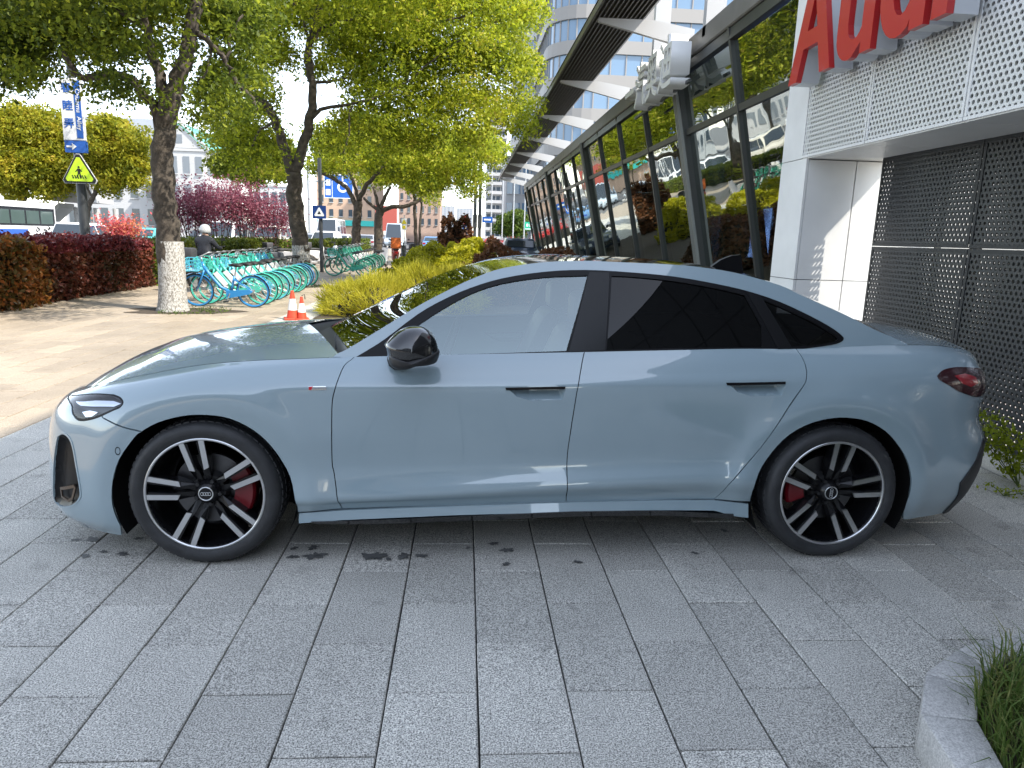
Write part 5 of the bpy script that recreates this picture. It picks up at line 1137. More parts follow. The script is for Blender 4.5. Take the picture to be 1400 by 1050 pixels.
sc_m = [mat('scooter_dark', (.03, .035, .04), .35, coat=.5), mat('scooter_grey', (.25, .25, .26), .35, coat=.5), mat('scooter_red', (.35, .03, .03), .35, coat=.5), mat('scooter_white', (.6, .6, .6), .35, coat=.5)]
sc_lab = ['dark scooter parked nearest the forked tree', 'grey scooter beside the dark scooter under the trees', 'red scooter in front of the leaning tree', 'white scooter between grey scooter and bikes', 'dark scooter beside the red scooter', 'grey scooter at the tip of the lime bushes', 'white scooter behind the further bikes', 'dark scooter near the smooth trunk tree']
for i, (u, Y, k) in enumerate([(392, 27, 0), (404, 28.5, 1), (540, 36, 2), (425, 29, 3), (556, 37, 0), (523, 31, 1), (445, 31, 3), (462, 33, 0)]):
    p = on_y(u, 350, Y); make_scooter(sc_m[k], sc_lab[i], (p[0], Y), R(-60 if u < 480 else 10) + (rng.normal()*.2 if i != 2 else 0), i in (0, 4, 6))
# orange delivery bag on a scooter
p = on_y(540, 350, 36); ob = MB().box((0, 0, 0), (.5, .5, .55)).build('delivery_bag', mat('bag_orange', (.7, .16, .03), .7)); bevel(ob, .05, 2); ob.location = (p[0]+.11, 35.38, 1.065); tag(ob, 'orange delivery bag on the red scooter', 'bag')
# ---- rider: one continuous body, seen from behind
def person(label, loc, rz, jacket, trousers, helmet, pose):
    t = thing('person', label, 'person', (*loc, 0), rz); me = bpy.data.meshes.new('body'); J, E, Rr = pose
    me.from_pydata(J, E, []); o = bpy.data.objects.new('body', me); COL.objects.link(o); o.parent = t
    sk = o.modifiers.new('s', 'SKIN'); 
    for i, rv in enumerate(Rr): me.skin_vertices[0].data[i].radius = rv
    me.skin_vertices[0].data[0].use_root = True; sk.use_smooth_shade = True
    sb = o.modifiers.new('d', 'SUBSURF'); sb.levels = 2; sb.render_levels = 2; bpy.context.view_layer.update()
    m2 = bpy.data.meshes.new_from_object(o.evaluated_get(bpy.context.evaluated_depsgraph_get())); o.modifiers.clear(); o.data = m2; m2.polygons.foreach_set('use_smooth', [True]*len(m2.polygons))
    m2.materials.clear(); m2.materials.append(jacket); m2.materials.append(trousers); m2.materials.append(mat('skin', (.38, .22, .15), .55))
    for pg in m2.polygons:
        c = pg.center; pg.material_index = 2 if (c.z > 1.34 or (c.y > .40 and .9 < c.z)) else (1 if c.z < .78 else 0)
    return t
seat_pose = ([(0, 0, .80), (0, .02, .95), (0, .05, 1.12), (0, .08, 1.24), (0, .10, 1.33), (0, .12, 1.44), (-.18, .07, 1.22), (-.25, .20, 1.06), (-.24, .44, 1.03), (.18, .07, 1.22), (.25, .20, 1.06), (.24, .44, 1.03), (-.11, .02, .78), (-.15, .40, .76), (-.13, .36, .34), (-.13, .46, .31), (.11, .02, .78), (.15, .40, .76), (.13, .36, .34), (.13, .46, .31)],
  [(0, 1), (1, 2), (2, 3), (3, 4), (4, 5), (3, 6), (6, 7), (7, 8), (3, 9), (9, 10), (10, 11), (0, 12), (12, 13), (13, 14), (14, 15), (0, 16), (16, 17), (17, 18), (18, 19)],
  [(.17, .14), (.165, .13), (.19, .14), (.15, .11), (.06, .06), (.085, .095), (.085, .085), (.06, .06), (.04, .04), (.085, .085), (.06, .06), (.04, .04), (.10, .10), (.08, .08), (.055, .055), (.045, .05), (.10, .10), (.08, .08), (.055, .055), (.045, .05)])
pr = on_y(281, 350, 16.0); navy = mat('jacket_navy', (.012, .014, .022), .75); jeans = mat('trousers_dark', (.02, .022, .03), .8)
make_scooter(sc_m[0], 'dark scooter ridden by the helmeted person by the hedge', (pr[0], 16.0), R(-8))['group'] = 'ridden scooter'
pp = person('rider in a navy jacket and grey helmet seen from behind', (pr[0]+.03, 15.82), R(-8), navy, jeans, None, seat_pose)
hm = MB().lathe([(.0, .145), (.06, .135), (.105, .10), (.13, .04), (.135, -.02), (.125, -.06), (.11, -.07)], 20).build('helmet', mat('helmet_grey', (.42, .43, .44), .3, coat=.6), pp, smooth=True); hm.location = (0, .12, 1.47)
# ---- generic road vehicles
tyre_m = mat('road_tyre', (.02, .02, .021), .8); car_glass_d = mat('vehicle_glass', (.03, .04, .05), .08, coat=.6); lampw = mat('lamp_clear', (.7, .7, .68), .2, coat=1.)
def loft(prof_lo, prof_hi, W0, W1, zb):
    pass
def vehicle(name, label, cat, loc, rz, body, L_, W_, H_, kind='sedan', group='traffic on the road'):
    """length along y, nose towards +y, wheels on z = 0"""
    t = thing(name, label, cat, (*loc, -.115), rz, group); h = L_/2; bz = .32
    if kind == 'sedan': low = [(-h, .42), (-h+.02, .80), (-h+.12, .95), (-h+.9, .98), (h-1.5, .96), (h-.25, .78), (h, .60), (h, .36), (h-.15, .22), (-h+.15, .22)]; gh_ = [(-h+.45, .95), (-h+1.25, H_), (h-2.25, H_), (h-1.35, .93)]
    elif kind == 'suv': low = [(-h, .45), (-h, .95), (-h+.1, 1.05), (h-1.3, 1.04), (h-.25, .95), (h, .75), (h, .40), (h-.15, .26), (-h+.15, .26)]; gh_ = [(-h+.05, 1.02), (-h+.45, H_), (h-2.0, H_), (h-1.15, 1.02)]
    else: low = [(-h, .40), (-h, 1.15), (h-.35, 1.12), (h, .85), (h, .38), (h-.15, .25), (-h+.15, .25)]; gh_ = [(-h+.02, 1.1), (-h+.12, H_), (h-1.1, H_), (h-.25, 1.08)]
    bd_ = MB().prism(low, -W_/2, W_/2, 'X').build('body', body, t); bevel(bd_, .09, 3)
    g = MB().prism(gh_, -W_/2+.06, W_/2-.06, 'X'); zt = max(p[1] for p in gh_)
    g.v = [(p[0]*(1-.16*max(0, (p[2]-1.0)/(zt-1.0))), p[1], p[2]) for p in g.v]; cab = g.build('cabin', body, t); bevel(cab, .07, 3)
    zmid = 1.06 if kind != 'van' else 1.18
    def lerp(z): 
        a, b, c, d = gh_; f = lambda p, q: p[0] + (q[0]-p[0])*(z-p[1])/(q[1]-p[1]); return f(a, b), f(d, c)
    z0, z1 = zmid-.02, zt-.14; (ya0, yb0), (ya1, yb1) = lerp(z0), lerp(z1); wx = lambda z: (W_/2-.06)*(1-.16*max(0, (z-1.0)/(zt-1.0)))
    n = 2 if kind != 'van' else 3
    for s in (-1, 1):
        for k in range(n):
            f0, f1 = k/n+.02, (k+1)/n-.02; q = [(ya0+.12+(yb0-ya0-.24)*f0, z0), (ya0+.12+(yb0-ya0-.24)*f1, z0), (ya1+.12+(yb1-ya1-.24)*f1, z1), (ya1+.12+(yb1-ya1-.24)*f0, z1)]
            V = [(s*(wx(z)+.008), y, z) for y, z in q] + [(s*(wx(z)-.03), y, z) for y, z in q]; MB().add(V, [(0, 1, 2, 3), (7, 6, 5, 4)] + [(i, i+4, (i+1) % 4+4, (i+1) % 4) for i in range(4)]).build('side_window', car_glass_d, t)
    for (y0, y1, nm, sg) in ((ya0, ya1, 'rear_window', -1), (yb0, yb1, 'windshield', 1)):
        V = [(sx*(wx(z)-.10), y + sg*dd, z + dd*.5) for dd in (.012, -.03) for (sx, y, z) in ((-1, y0, z0+.03), (1, y0, z0+.03), (1, y1, z1+.03), (-1, y1, z1+.03))]; MB().add(V, [(0, 1, 2, 3), (7, 6, 5, 4)] + [(i, i+4, (i+1) % 4+4, (i+1) % 4) for i in range(4)]).build(nm, car_glass_d, t)
    for s in (-1, 1):
        for wy in (-h+.85, h-.85):
            w_ = MB().lathe([(.18, .1), (.29, .11), (.325, .08), (.33, 0), (.325, -.08), (.29, -.11), (.18, -.1)], 20, 'X', (s*(W_/2-.10), wy, .33)).build('wheel', tyre_m, t, smooth=True); MB().lathe([(0, s*.105), (.15, s*.11), (.2, s*.105)], 14, 'X', (s*(W_/2-.10), wy, .33)).build('rim', steel, w_)
        zl = .72 if kind == 'sedan' else .82
        MB().box((s*(W_/2-.22), h-.06, zl-.04), (.34, .18, .13)).build('headlight', lampw, t); MB().box((s*(W_/2-.18), -h+.03, zl+.06), (.30, .10, .16)).build('tail_light', lamp_red, t)
        MB().box((s*(W_/2+.08), yb0-.35, zmid), (.20, .10, .14)).build('wing_mirror', body, t)
    MB().box((0, -h-.008, zl-.08), (.44, .02, .12)).build('plate', mat('plate_blue', (.03, .08, .4), .5), t); MB().box((0, h+.006, .45), (1.2, .03, .16)).build('grille', saddle_m, t); return t
vw = mat('vehicle_white', (.70, .70, .70), .3, coat=.8); vsil = mat('vehicle_silver', (.40, .41, .42), .3, metal=.4, coat=.8); vblue = mat('vehicle_blue', (.10, .22, .40), .3, coat=.8); vdk = mat('vehicle_dark', (.03, .035, .045), .3, coat=.8)
def vx(u, Y): return on_y(u, 320, Y)[0]
vehicle('suv', 'white SUV driving past behind the dark red hedge', 'car', (vx(108, 41), 42), 0, vw, 4.8, 1.9, 1.72, 'suv')
for (nm, lb, cat, u, Y, m, L_, W_, H_, kd, rz) in (
  ('delivery_van', 'white van behind the plum shrubs', 'van', 314, 43, vw, 5.2, 2.0, 2.1, 'van', math.pi), ('sedan', 'white sedan behind the green hedge', 'car', 352, 56, vw, 4.7, 1.85, 1.48, 'sedan', math.pi), ('minivan', 'beige white minivan left of the fork trunked tree', 'van', 376, 49, mat('vehicle_cream', (.62, .58, .50), .3, coat=.8), 5.0, 1.95, 1.95, 'van', math.pi),
  ('sedan', 'silver sedan right of the fork trunked tree', 'car', 425, 58, vsil, 4.7, 1.85, 1.48, 'sedan', math.pi), ('box_van', 'tall white box van behind the parked scooters', 'van', 453, 70, vw, 6.0, 2.2, 2.9, 'van', math.pi), ('sedan', 'white sedan in front of the box van', 'car', 465, 62, vw, 4.7, 1.85, 1.5, 'sedan', math.pi), ('sedan', 'grey sedan between the two further street trees', 'car', 503, 75, vsil, 4.7, 1.85, 1.5, 'sedan', 0),
  ('box_van', 'pale blue box van beyond the leaning tree', 'van', 541, 88, mat('vehicle_pale', (.45, .52, .58), .3, coat=.8), 6.0, 2.2, 2.9, 'van', math.pi), ('sedan', 'blue sedan beside the slim pale trunk tree', 'car', 591, 76, vblue, 4.7, 1.85, 1.5, 'sedan', 0), ('sedan', 'grey sedan ahead of the blue sedan', 'car', 612, 100, vsil, 4.7, 1.85, 1.5, 'sedan', 0),
  ('sedan', 'white sedan far up the road past the blue sedan', 'car', 622, 125, vw, 4.7, 1.85, 1.5, 'sedan', 0), ('sedan', 'white sedan behind the limewashed trunk', 'car', 208, 44, mat('vehicle_teal', (.08, .35, .36), .3, coat=.8), 4.7, 1.85, 1.55, 'sedan', 0), ('suv', 'white SUV beside the crossing sign', 'car', 445, 52, vw, 4.7, 1.9, 1.7, 'suv', math.pi), ('sedan', 'dark sedan between plum shrubs and road', 'car', 285, 52, vdk, 4.7, 1.85, 1.48, 'sedan', 0)):
    if 'limewashed' in lb: lb = 'teal sedan behind the limewashed trunk'
    vehicle(nm, lb, cat, (vx(u, Y), Y), rz, m, L_, W_, H_, kd)
pk = vehicle('sedan', 'dark blue sedan parked by the showroom glass behind the rusty bush', 'car', (2.75, 35), math.pi, mat('vehicle_navy', (.03, .05, .09), .3, coat=.8), 4.8, 1.85, 1.5, 'sedan', None); pk.location.z = .0
# bus
bt = thing('city_bus', 'white and blue city bus passing behind the hedge', 'bus', (-29.9, 44.5, -.115)); bl, bw, bh = 12., 2.5, 2.98
b = MB().box((0, 0, (bh+.35)/2), (bw, bl, bh-.35)).build('body', vw, bt); bevel(b, .12, 3)
for s in (-1, 1):
    MB().box((s*(bw/2+.004), 0, 2.02), (.02, bl-.5, 1.15)).build('window_band', mat('bus_black', (.012, .013, .015), .2, coat=.5), bt)
    for k in range(7): MB().box((s*(bw/2+.014), -bl/2+1.2+k*1.6, 1.98), (.02, 1.42, .85)).build('window', mat('bus_window', (.06, .09, .08), .08, coat=.6), bt)
    MB().box((s*(bw/2+.006), -1.2, 1.0), (.02, 7.5, .42)).build('blue_stripe', mat('bus_blue', (.03, .10, .40), .4), bt)
    for k, (yy, zz, rr) in enumerate(((4.4, .95, .30), (5.2, .85, .22), (3.6, 1.15, .2), (4.9, 1.25, .14))):
        MB().tube([(s*(bw/2+.012), yy + rr*(1-a/9)*math.cos(a), zz + rr*(1-a/9)*math.sin(a)) for a in np.linspace(0, 7, 20)], [.05*(1-i/26) for i in range(20)], 5).build('swirl', MATS['bus_black'], bt)
    for wy in (-3.6, 3.4):
        w_ = MB().lathe([(.25, .14), (.44, .15), (.48, .1), (.48, -.1), (.44, -.15), (.25, -.14)], 20, 'X', (s*(bw/2-.14), wy, .48)).build('wheel', tyre_m, bt, smooth=True); MB().lathe([(0, s*.14), (.2, s*.15), (.27, s*.145)], 14, 'X', (s*(bw/2-.14), wy, .48)).build('rim', steel, w_)
o = MB().box((0, -1.5, bh+.10), (1.9, 5.0, .34)).build('roof_pod', vw, bt); bevel(o, .14, 3)
MB().box((0, bl/2+.005, 1.95), (2.2, .03, 1.2)).build('windshield', car_glass_d, bt)
# ---- signs
dkpole = mat('pole_dark', (.06, .065, .07), .5, metal=.4); galv = mat('pole_galvanised', (.40, .41, .42), .45, metal=.6)
sblue = mat('sign_blue', (.015, .10, .42), .4); swhite = mat('sign_white', (.74, .75, .76), .4); sfy = mat('sign_fluorescent', (.55, .80, .02), .45); sblack = mat('sign_black', (.012, .012, .012), .5); syel = mat('sign_yellow', (.75, .60, .03), .45)
FM = Matrix(((1, 0, 0, 0), (0, 0, -1, 0), (0, 1, 0, 0), (0, 0, 0, 1)))        # text plane facing -y
p0 = on_y(117.5, 330, 16.2); p1 = on_y(101, 95, 16.2); PX, PY = p0[0], 16.2
ts = thing('street_name_sign', 'street name sign and yellow crossing triangle on a dark roadside pole', 'sign', (PX, PY, 0))
MB().tube([(0, 0, 0), (0, 0, 6.4)], [.125, .085], 14).build('pole', dkpole, ts, smooth='auto')
def plate(name, us, vs, yoff, m, parent, org, th=.03, bv=.0):
    a = on_y(us[0], vs[0], org[1]+yoff); b_ = on_y(us[1], vs[1], org[1]+yoff); c = (a+b_)/2 - np.array(org)
    o = MB().box(tuple(c), (abs(b_[0]-a[0]), th, abs(b_[2]-a[2]))).build(name, m, parent); 
    return o, c, abs(b_[0]-a[0]), abs(b_[2]-a[2])
ctr = on_y(99.5, 150, PY-.16) - np.array([PX, PY, 0]); cx_, cz0 = ctr[0], ctr[2]; pw, ph = .49, 1.40
nb = MB().box((cx_, -.16, cz0), (pw, .10, ph)).build('name_plate', swhite, ts); bevel(nb, .01, 1)
MB().box((cx_+.15, -.2145, cz0), (.145, .01, ph-.10)).build('blue_strip', sblue, nb)
for i, ch in enumerate('春睦弄'): text_mesh('character', ch, .24, sblue, nb, .004, .004, Matrix.Translation((cx_-.085, -.2135, cz0 + .40 - i*.40)) @ FM, 1., res=2)
text_mesh('latin_name', 'Chunmu  Alley', .135, swhite, nb, .003, .002, Matrix.Translation((cx_+.115, -.2215, cz0)) @ FM @ Matrix.Rotation(-math.pi/2, 4, 'Z'), 1.15)
lb_ = MB().box((cx_+.01, -.16, cz0-ph/2-.145), (pw, .10, .27)).build('arrow_plate', sblue, ts)
MB().prism([(cx_-.19, cz0-ph/2-.165), (cx_-.06, cz0-ph/2-.165), (cx_-.06, cz0-ph/2-.225), (cx_+.04, cz0-ph/2-.145), (cx_-.06, cz0-ph/2-.065), (cx_-.06, cz0-ph/2-.125), (cx_-.19, cz0-ph/2-.125)], -.222, -.211).build('arrow', swhite, lb_)
for z in (cz0+.5, cz0-.4): MB().box((cx_*.5, -.07, z), (abs(cx_)+.1, .06, .05)).build('bracket', galv, ts)
def tri(cx, cz, s, y, m, th, parent, name):
    P_ = []
    for k in range(3):
        a0 = R(90+120*k)
        for da in (-.10, .10): P_.append((cx + s*math.cos(a0+da), cz + s*math.sin(a0+da)))
    return MB().prism(P_, y, y+th).build(name, m, parent)
tc_ = on_y(109, 236, PY-.18) - np.array([PX, PY, 0]); s_ = .44
tb = tri(tc_[0], tc_[2], s_, -.20, swhite, .03, ts, 'warning_plate'); tri(tc_[0], tc_[2], s_*.965, -.208, sblack, .01, tb, 'border'); tri(tc_[0], tc_[2], s_*.80, -.215, sfy, .01, tb, 'field')
q = MB(); cx1, cz1 = tc_[0], tc_[2]; yy = (-.222, -.214)
q.lathe([(0, 0), (.024, 0), (.024, .006), (0, .006)], 12, 'Y', (cx1+.005, -.222, cz1+.125))
for pg in ([(-.03, .09), (.035, .09), (.03, -.02), (-.02, -.02)], [(-.03, .085), (-.085, .02), (-.07, .01), (-.015, .06)], [(.03, .085), (.075, .03), (.062, .02), (.015, .06)], [(-.02, -.01), (.005, -.01), (-.04, -.115), (-.065, -.115)], [(.0, -.01), (.03, -.01), (.06, -.115), (.035, -.115)]): q.prism([(cx1+a, cz1+b) for a, b in pg], *yy)
for k in range(6): q.prism([(cx1-.17+k*.058, cz1-.06), (cx1-.15+k*.058, cz1-.06), (cx1-.12+k*.058, cz1-.14), (cx1-.145+k*.058, cz1-.14)], *yy)
q.build('walker_symbol', sblack, tb)
# blue crossing sign
c = on_y(436.5, 290, 25.4); cb = thing('crossing_sign', 'square blue pedestrian crossing sign on a dark pole', 'sign', (c[0], 25.5, 0))
MB().tube([(.03, 0, 0), (.03, 0, 4.2)], .07, 10).build('pole', dkpole, cb); pb_ = MB().box((0, -.10, c[2]), (.50, .03, .48)).build('plate', mat('sign_deep_blue', (.008, .04, .18), .4), cb); tri(0, c[2]-.03, .20, -.122, swhite, .006, pb_, 'triangle'); tri(0, c[2]-.03, .07, -.127, sblack, .004, pb_, 'figure')
# large direction sign
c = on_y(463, 255, 62); bs = thing('direction_sign', 'large blue direction sign on a mast above the road', 'sign', (c[0], 62, 0))
MB().tube([(-2.6, .2, 0), (-2.6, .2, 7.2)], .14, 10).build('mast', galv, bs); MB().tube([(-2.6, .2, c[2]+.4), (1.2, .2, c[2]+.4)], .07, 8).build('arm', galv, bs)
sp_ = MB().box((0, 0, c[2]), (2.5, .06, 2.0)).build('plate', sblue, bs); fr = MB()
for (a, b_, w1, h1_) in ((0, .97, 2.5, .06), (0, -.97, 2.5, .06), (-1.22, 0, .06, 1.9), (1.22, 0, .06, 1.9), (-.55, 0, .05, 1.9)): fr.box((a, -.035, c[2]+b_), (w1, .012, h1_))
fr.box((-.9, -.035, c[2]-.5), (.4, .012, .5)).box((-.9, -.035, c[2]+.3), (.4, .012, .5)).lathe([(.28, 0), (.46, 0), (.46, .012), (.28, .012), (.28, 0)], 20, 'Y', (.35, -.045, c[2]-.05)).box((.35, -.04, c[2]+.65), (.12, .012, .4)); fr.build('markings', swhite, sp_)
# school sign
c = on_y(552.5, 306.5, 47); sg_ = thing('school_sign', 'white plate with a yellow children triangle on a thin pole', 'sign', (c[0], 47.05, 0)); MB().tube([(0, 0, 0), (0, 0, c[2]+.6)], .035, 8).build('pole', galv, sg_); pp_ = MB().box((0, -.06, c[2]), (.36, .03, .75)).build('plate', swhite, sg_); tri(0, c[2]+.12, .18, -.082, syel, .006, pp_, 'triangle'); MB().box((0, -.08, c[2]-.2), (.2, .01, .22)).build('panel', syel, pp_)
# round signs
c = on_y(637, 301, 58); rs_ = thing('round_signs', 'red ringed and blue round traffic signs on one pole', 'sign', (c[0], 58.1, 0)); MB().tube([(0, 0, 0), (0, 0, c[2]+.5)], .04, 8).build('pole', galv, rs_)
d1 = MB().lathe([(0, -.02), (.33, -.02), (.33, .02), (0, .02)], 24, 'Y', (0, -.08, c[2])).build('limit_disc', mat('sign_ring_red', (.55, .02, .02), .4), rs_); MB().lathe([(0, -.01), (.23, -.01), (.23, .0), (0, 0)], 24, 'Y', (0, -.101, c[2])).build('disc_field', swhite, d1)
d2 = MB().lathe([(0, -.02), (.33, -.02), (.33, .02), (0, .02)], 24, 'Y', (.05, -.08, c[2]-.72)).build('mandatory_disc', sblue, rs_); MB().prism([(-.05, c[2]-.9), (.09, c[2]-.9), (.09, c[2]-.66), (.16, c[2]-.66), (.02, c[2]-.50), (-.12, c[2]-.66), (-.05, c[2]-.66)], -.112, -.101).build('arrow', swhite, d2)
# poles
for (u, Y, h, r, lb) in ((649, 50, 8.4, .13, 'tall dark lamp mast left of its twin'), (655.5, 50.5, 8.0, .13, 'tall dark mast right of its twin with blue plate')):
    c = on_y(u, 320, Y); t = thing('traffic_mast', lb, 'pole', (c[0], Y, 0), 0, 'dark traffic masts'); MB().tube([(0, 0, 0), (0, 0, h)], [r, r*.8], 10).build('shaft', dkpole, t); MB().box((0, -.14, 2.6), (.30, .22, .9)).build('control_box', dkpole, t)
    if u > 650: MB().box((.55, -.1, 2.75), (.75, .04, .42)).build('plate', sblue, t); MB().box((.55, -.125, 2.75), (.5, .01, .12)).build('plate_mark', swhite, t)
    else: MB().tube([(0, 0, h-.2), (-1.5, 0, h+.3), (-2.4, 0, h+.35)], .06, 8).build('arm', dkpole, t)
for i, u in enumerate((671, 686, 701, 716)):
    Y = 66 - i*2.5; c = on_y(u, 330, Y); t = thing('flagpole', 'slender pale flagpole standing in the red flower bed', 'flagpole', (c[0], Y, 0), 0, 'flagpoles in the red flower bed'); MB().tube([(0, 0, 0), (0, 0, 8.5 - i*.3)], [.06, .035], 8).build('shaft', galv, t); MB().lathe([(0, .07), (.05, .05), (.07, 0), (.05, -.05), (0, -.07)], 10, 'Z', (0, 0, 8.55 - i*.3)).build('finial', galv, t)
c = on_y(617, 330, 95); t = thing('street_lamp', 'tall pale street lamp with a curved arm over the road', 'lamp', (c[0], 95, 0)); MB().tube([(0, 0, 0), (0, 0, 6.3)], [.10, .07], 8).build('pole', galv, t); MB().tube([(0, 0, 6.2), (1.0, 0, 7.0), (2.6, 0, 7.3)], .05, 8).build('arm', galv, t); MB().box((2.9, 0, 7.3), (.8, .3, .12)).build('lamp_head', galv, t)
c = on_y(727, 309, 55); gs = tag(MB().box((0, 0, 0), (1.15, .12, .62)).build('green_sign', mat('sign_green', (.01, .33, .20), .5)), 'green shop sign at the end of the showroom', 'sign'); gs.location = c
for k in range(4): MB().box((-.36+k*.24, -.065, .05), (.14, .012, .22)).build('sign_mark', swhite, gs)
MB().box((0, -.065, -.24), (1.05, .012, .06)).build('sign_mark', swhite, gs); MB().tube([(0, .05, -.3), (0, .05, -c[2])], .05, 8).build('post', galv, gs)
# ================================================================ FAR BUILDINGS
bwhite = mat('render_white', (.40, .40, .40), .7, var=.06, scale=.3); bglass = mat('far_window', (.05, .07, .09), .1, coat=.5); bglass_b = mat('far_window_blue', (.12, .20, .30), .08, coat=.6); bgrey = mat('roof_slate', (.20, .22, .25), .7, var=.1, scale=.4)
def block(name, label, x0, x1, y0, y1, h, m, cols, rows, z0=1.2, wf=.55, hf=.55, wm=None, fy=True, side=None, floor_h=None):
    """a block with a window grid on its face towards -y (and on one side), each window its own part with a sill"""
    t = thing(name, label, 'building', ((x0+x1)/2, (y0+y1)/2, 0)); W_, D_ = x1-x0, y1-y0
    MB().box((0, 0, h/2), (W_, D_, h)).build('wall', m, t); MB().box((0, 0, h+.15), (W_+.3, D_+.3, .3)).build('parapet', m, t)
    sx, sz = W_/cols, (h-z0)/rows; ww, wh = sx*wf, sz*hf
    me = bpy.data.meshes.new('window'); b = MB().box((0, 0, 0), (ww, .12, wh)); me.from_pydata(b.v, [], b.f); me.materials.append(wm or bglass)
    ms = bpy.data.meshes.new('sill'); b = MB().box((0, 0, 0), (ww*1.12, .25, .12)); ms.from_pydata(b.v, [], b.f); ms.materials.append(bwhite)
    for i in range(cols):
        for j in range(rows):
            o = bpy.data.objects.new('window', me); COL.objects.link(o); o.parent = t; o.location = (-W_/2+(i+.5)*sx, (-D_/2-.02)*(1 if fy else -1), z0+(j+.5)*sz)
            s = bpy.data.objects.new('sill', ms); COL.objects.link(s); s.parent = o; s.location = (0, -.08 if fy else .08, -wh/2-.07)
    if side:
        cs_ = side; sy = D_/cs_; me2 = bpy.data.meshes.new('window'); b = MB().box((0, 0, 0), (.12, sy*wf, wh)); me2.from_pydata(b.v, [], b.f); me2.materials.append(wm or bglass)
        for i in range(cs_):
            for j in range(rows):
                for sg in (-1, 1):
                    o = bpy.data.objects.new('window', me2); COL.objects.link(o); o.parent = t; o.location = (sg*(W_/2+.02), -D_/2+(i+.5)*sy, z0+(j+.5)*sz)
    return t
# white institute with green gables
wb = block('institute_building', 'white building with grey mansard roof behind the yellow trees', -52, -38.2, 96, 112, 11.2, bwhite, 7, 3, 1.0, .45, .6, side=4)
MB().add([(-7.4, -8.5, 11.4), (7.2, -8.5, 11.4), (7.2, 8.5, 11.4), (-7.4, 8.5, 11.4), (-5.8, -6.2, 15.2), (6.0, -6.2, 15.2), (6.0, 6.2, 15.2), (-5.8, 6.2, 15.2)], [(0, 1, 5, 4), (1, 2, 6, 5), (2, 3, 7, 6), (3, 0, 4, 7), (4, 5, 6, 7)]).build('roof', bgrey, wb)
wg = block('gable_wing', 'white wing with green roofed gable and rows of shuttered windows', -37.8, -31.9, 90, 104, 10.6, bwhite, 4, 3, .8, .5, .62, wm=mat('shutter_grey', (.16, .18, .20), .6), side=5)
grn_roof = mat('roof_green', (.10, .33, .27), .6)
MB().prism([(-3.25, 10.9), (3.25, 10.9), (0, 14.0)], -6.5, 7.2, 'Y').build('roof', grn_roof, wg)
o = MB().prism([(-2.9, 10.95), (2.9, 10.95), (0, 13.6)], -7.05, -6.52, 'Y').build('gable', bwhite, wg)
rk = MB(); 
for s in (-1, 1): rk.add([(s*3.45, y, 10.75) for y in (-7.3, -6.9)] + [(s*3.45, y, 11.05) for y in (-7.3, -6.9)] + [(0, y, 14.05) for y in (-7.3, -6.9)] + [(0, y, 14.4) for y in (-7.3, -6.9)], [(0, 1, 3, 2), (4, 5, 7, 6), (0, 2, 6, 4), (1, 3, 7, 5), (0, 1, 5, 4), (2, 3, 7, 6)])
rk.build('bargeboard', bwhite, wg)
MB().box((0, -7.07, 12.0), (.8, .06, 1.0)).build('attic_window', MATS['shutter_grey'], wg)
block('low_annex', 'pale low building right of the green gable', -31.4, -26.5, 108, 118, 7.8, mat('annex_pale', (.50, .52, .53), .7), 4, 2, 1, .6, .55)
# footbridge stair by the bus
fb = thing('footbridge', 'white footbridge landing with a railed stair down to the street', 'bridge', (-34, 62, 0))
px0, px1 = on_y(88, 250, 62), on_y(141, 288, 62); MB().box(((px0[0]+px1[0])/2+34, 0, (px0[2]+px1[2])/2+.6), (px1[0]-px0[0], 4, 2.2)).build('deck', bwhite, fb)
for k in range(3): MB().tube([(px0[0]+34+.8+k*1.6, 0, 0), (px0[0]+34+.8+k*1.6, 0, px1[2]+.2)], .22, 10).build('column', bwhite, fb)
a_ = np.array([px0[0]+34, -1.2, px1[2]+.5]); b_ = np.array([px0[0]+34-3.4, -1.2, .2])
MB().add([a_, a_+[0, 2.4, 0], b_+[0, 2.4, 0], b_, a_-[0, 0, .4], a_+[0, 2.4, -.4], b_+[0, 2.4, -.4], b_-[0, 0, .4]], [(0, 1, 2, 3), (7, 6, 5, 4), (0, 4, 5, 1), (1, 5, 6, 2), (2, 6, 7, 3), (3, 7, 4, 0)]).build('stair', mat('stair_grey', (.42, .43, .42), .7), fb)
rl = MB()
for k in range(15): f = k/14; q = a_*(1-f)+b_*f; rl.tube([q, q+[0, 0, 1.1]], .035, 4)
rl.tube([a_+[0, 0, 1.1], b_+[0, 0, 1.1]], .05, 5).build('railing', swhite, fb)
# orange apartments with shops
ob_ = block('apartment_block', 'orange brown apartment block behind the street trees', -25, -15.5, 122, 136, 15.0, mat('render_orange', (.46, .32, .23), .8, var=.1, scale=.5), 6, 5, 3.6, .4, .5)
MB().box((0, -7.3, 3.1), (9.4, .5, .9)).build('shop_sign', mat('shop_teal', (.03, .42, .38), .5), ob_)
block('apartment_block', 'taller terracotta apartment block further up the street', -14, -5.5, 150, 164, 15.5, mat('render_terracotta', (.42, .30, .24), .8, var=.1, scale=.5), 6, 5, 3, .4, .5)
rb = thing('red_billboard', 'red billboard panel behind the leaning tree', 'billboard', (on_y(528, 290, 100)[0], 100, 0)); MB().box((0, 0, 3.6), (3.0, .3, 3.4)).build('panel', mat('billboard_red', (.34, .07, .05), .6), rb); MB().tube([(-1.5, 0, 0), (-1.5, 0, 2)], .1, 8).build('post', galv, rb); MB().tube([(1.5, 0, 0), (1.5, 0, 2)], .1, 8).build('post', galv, rb)
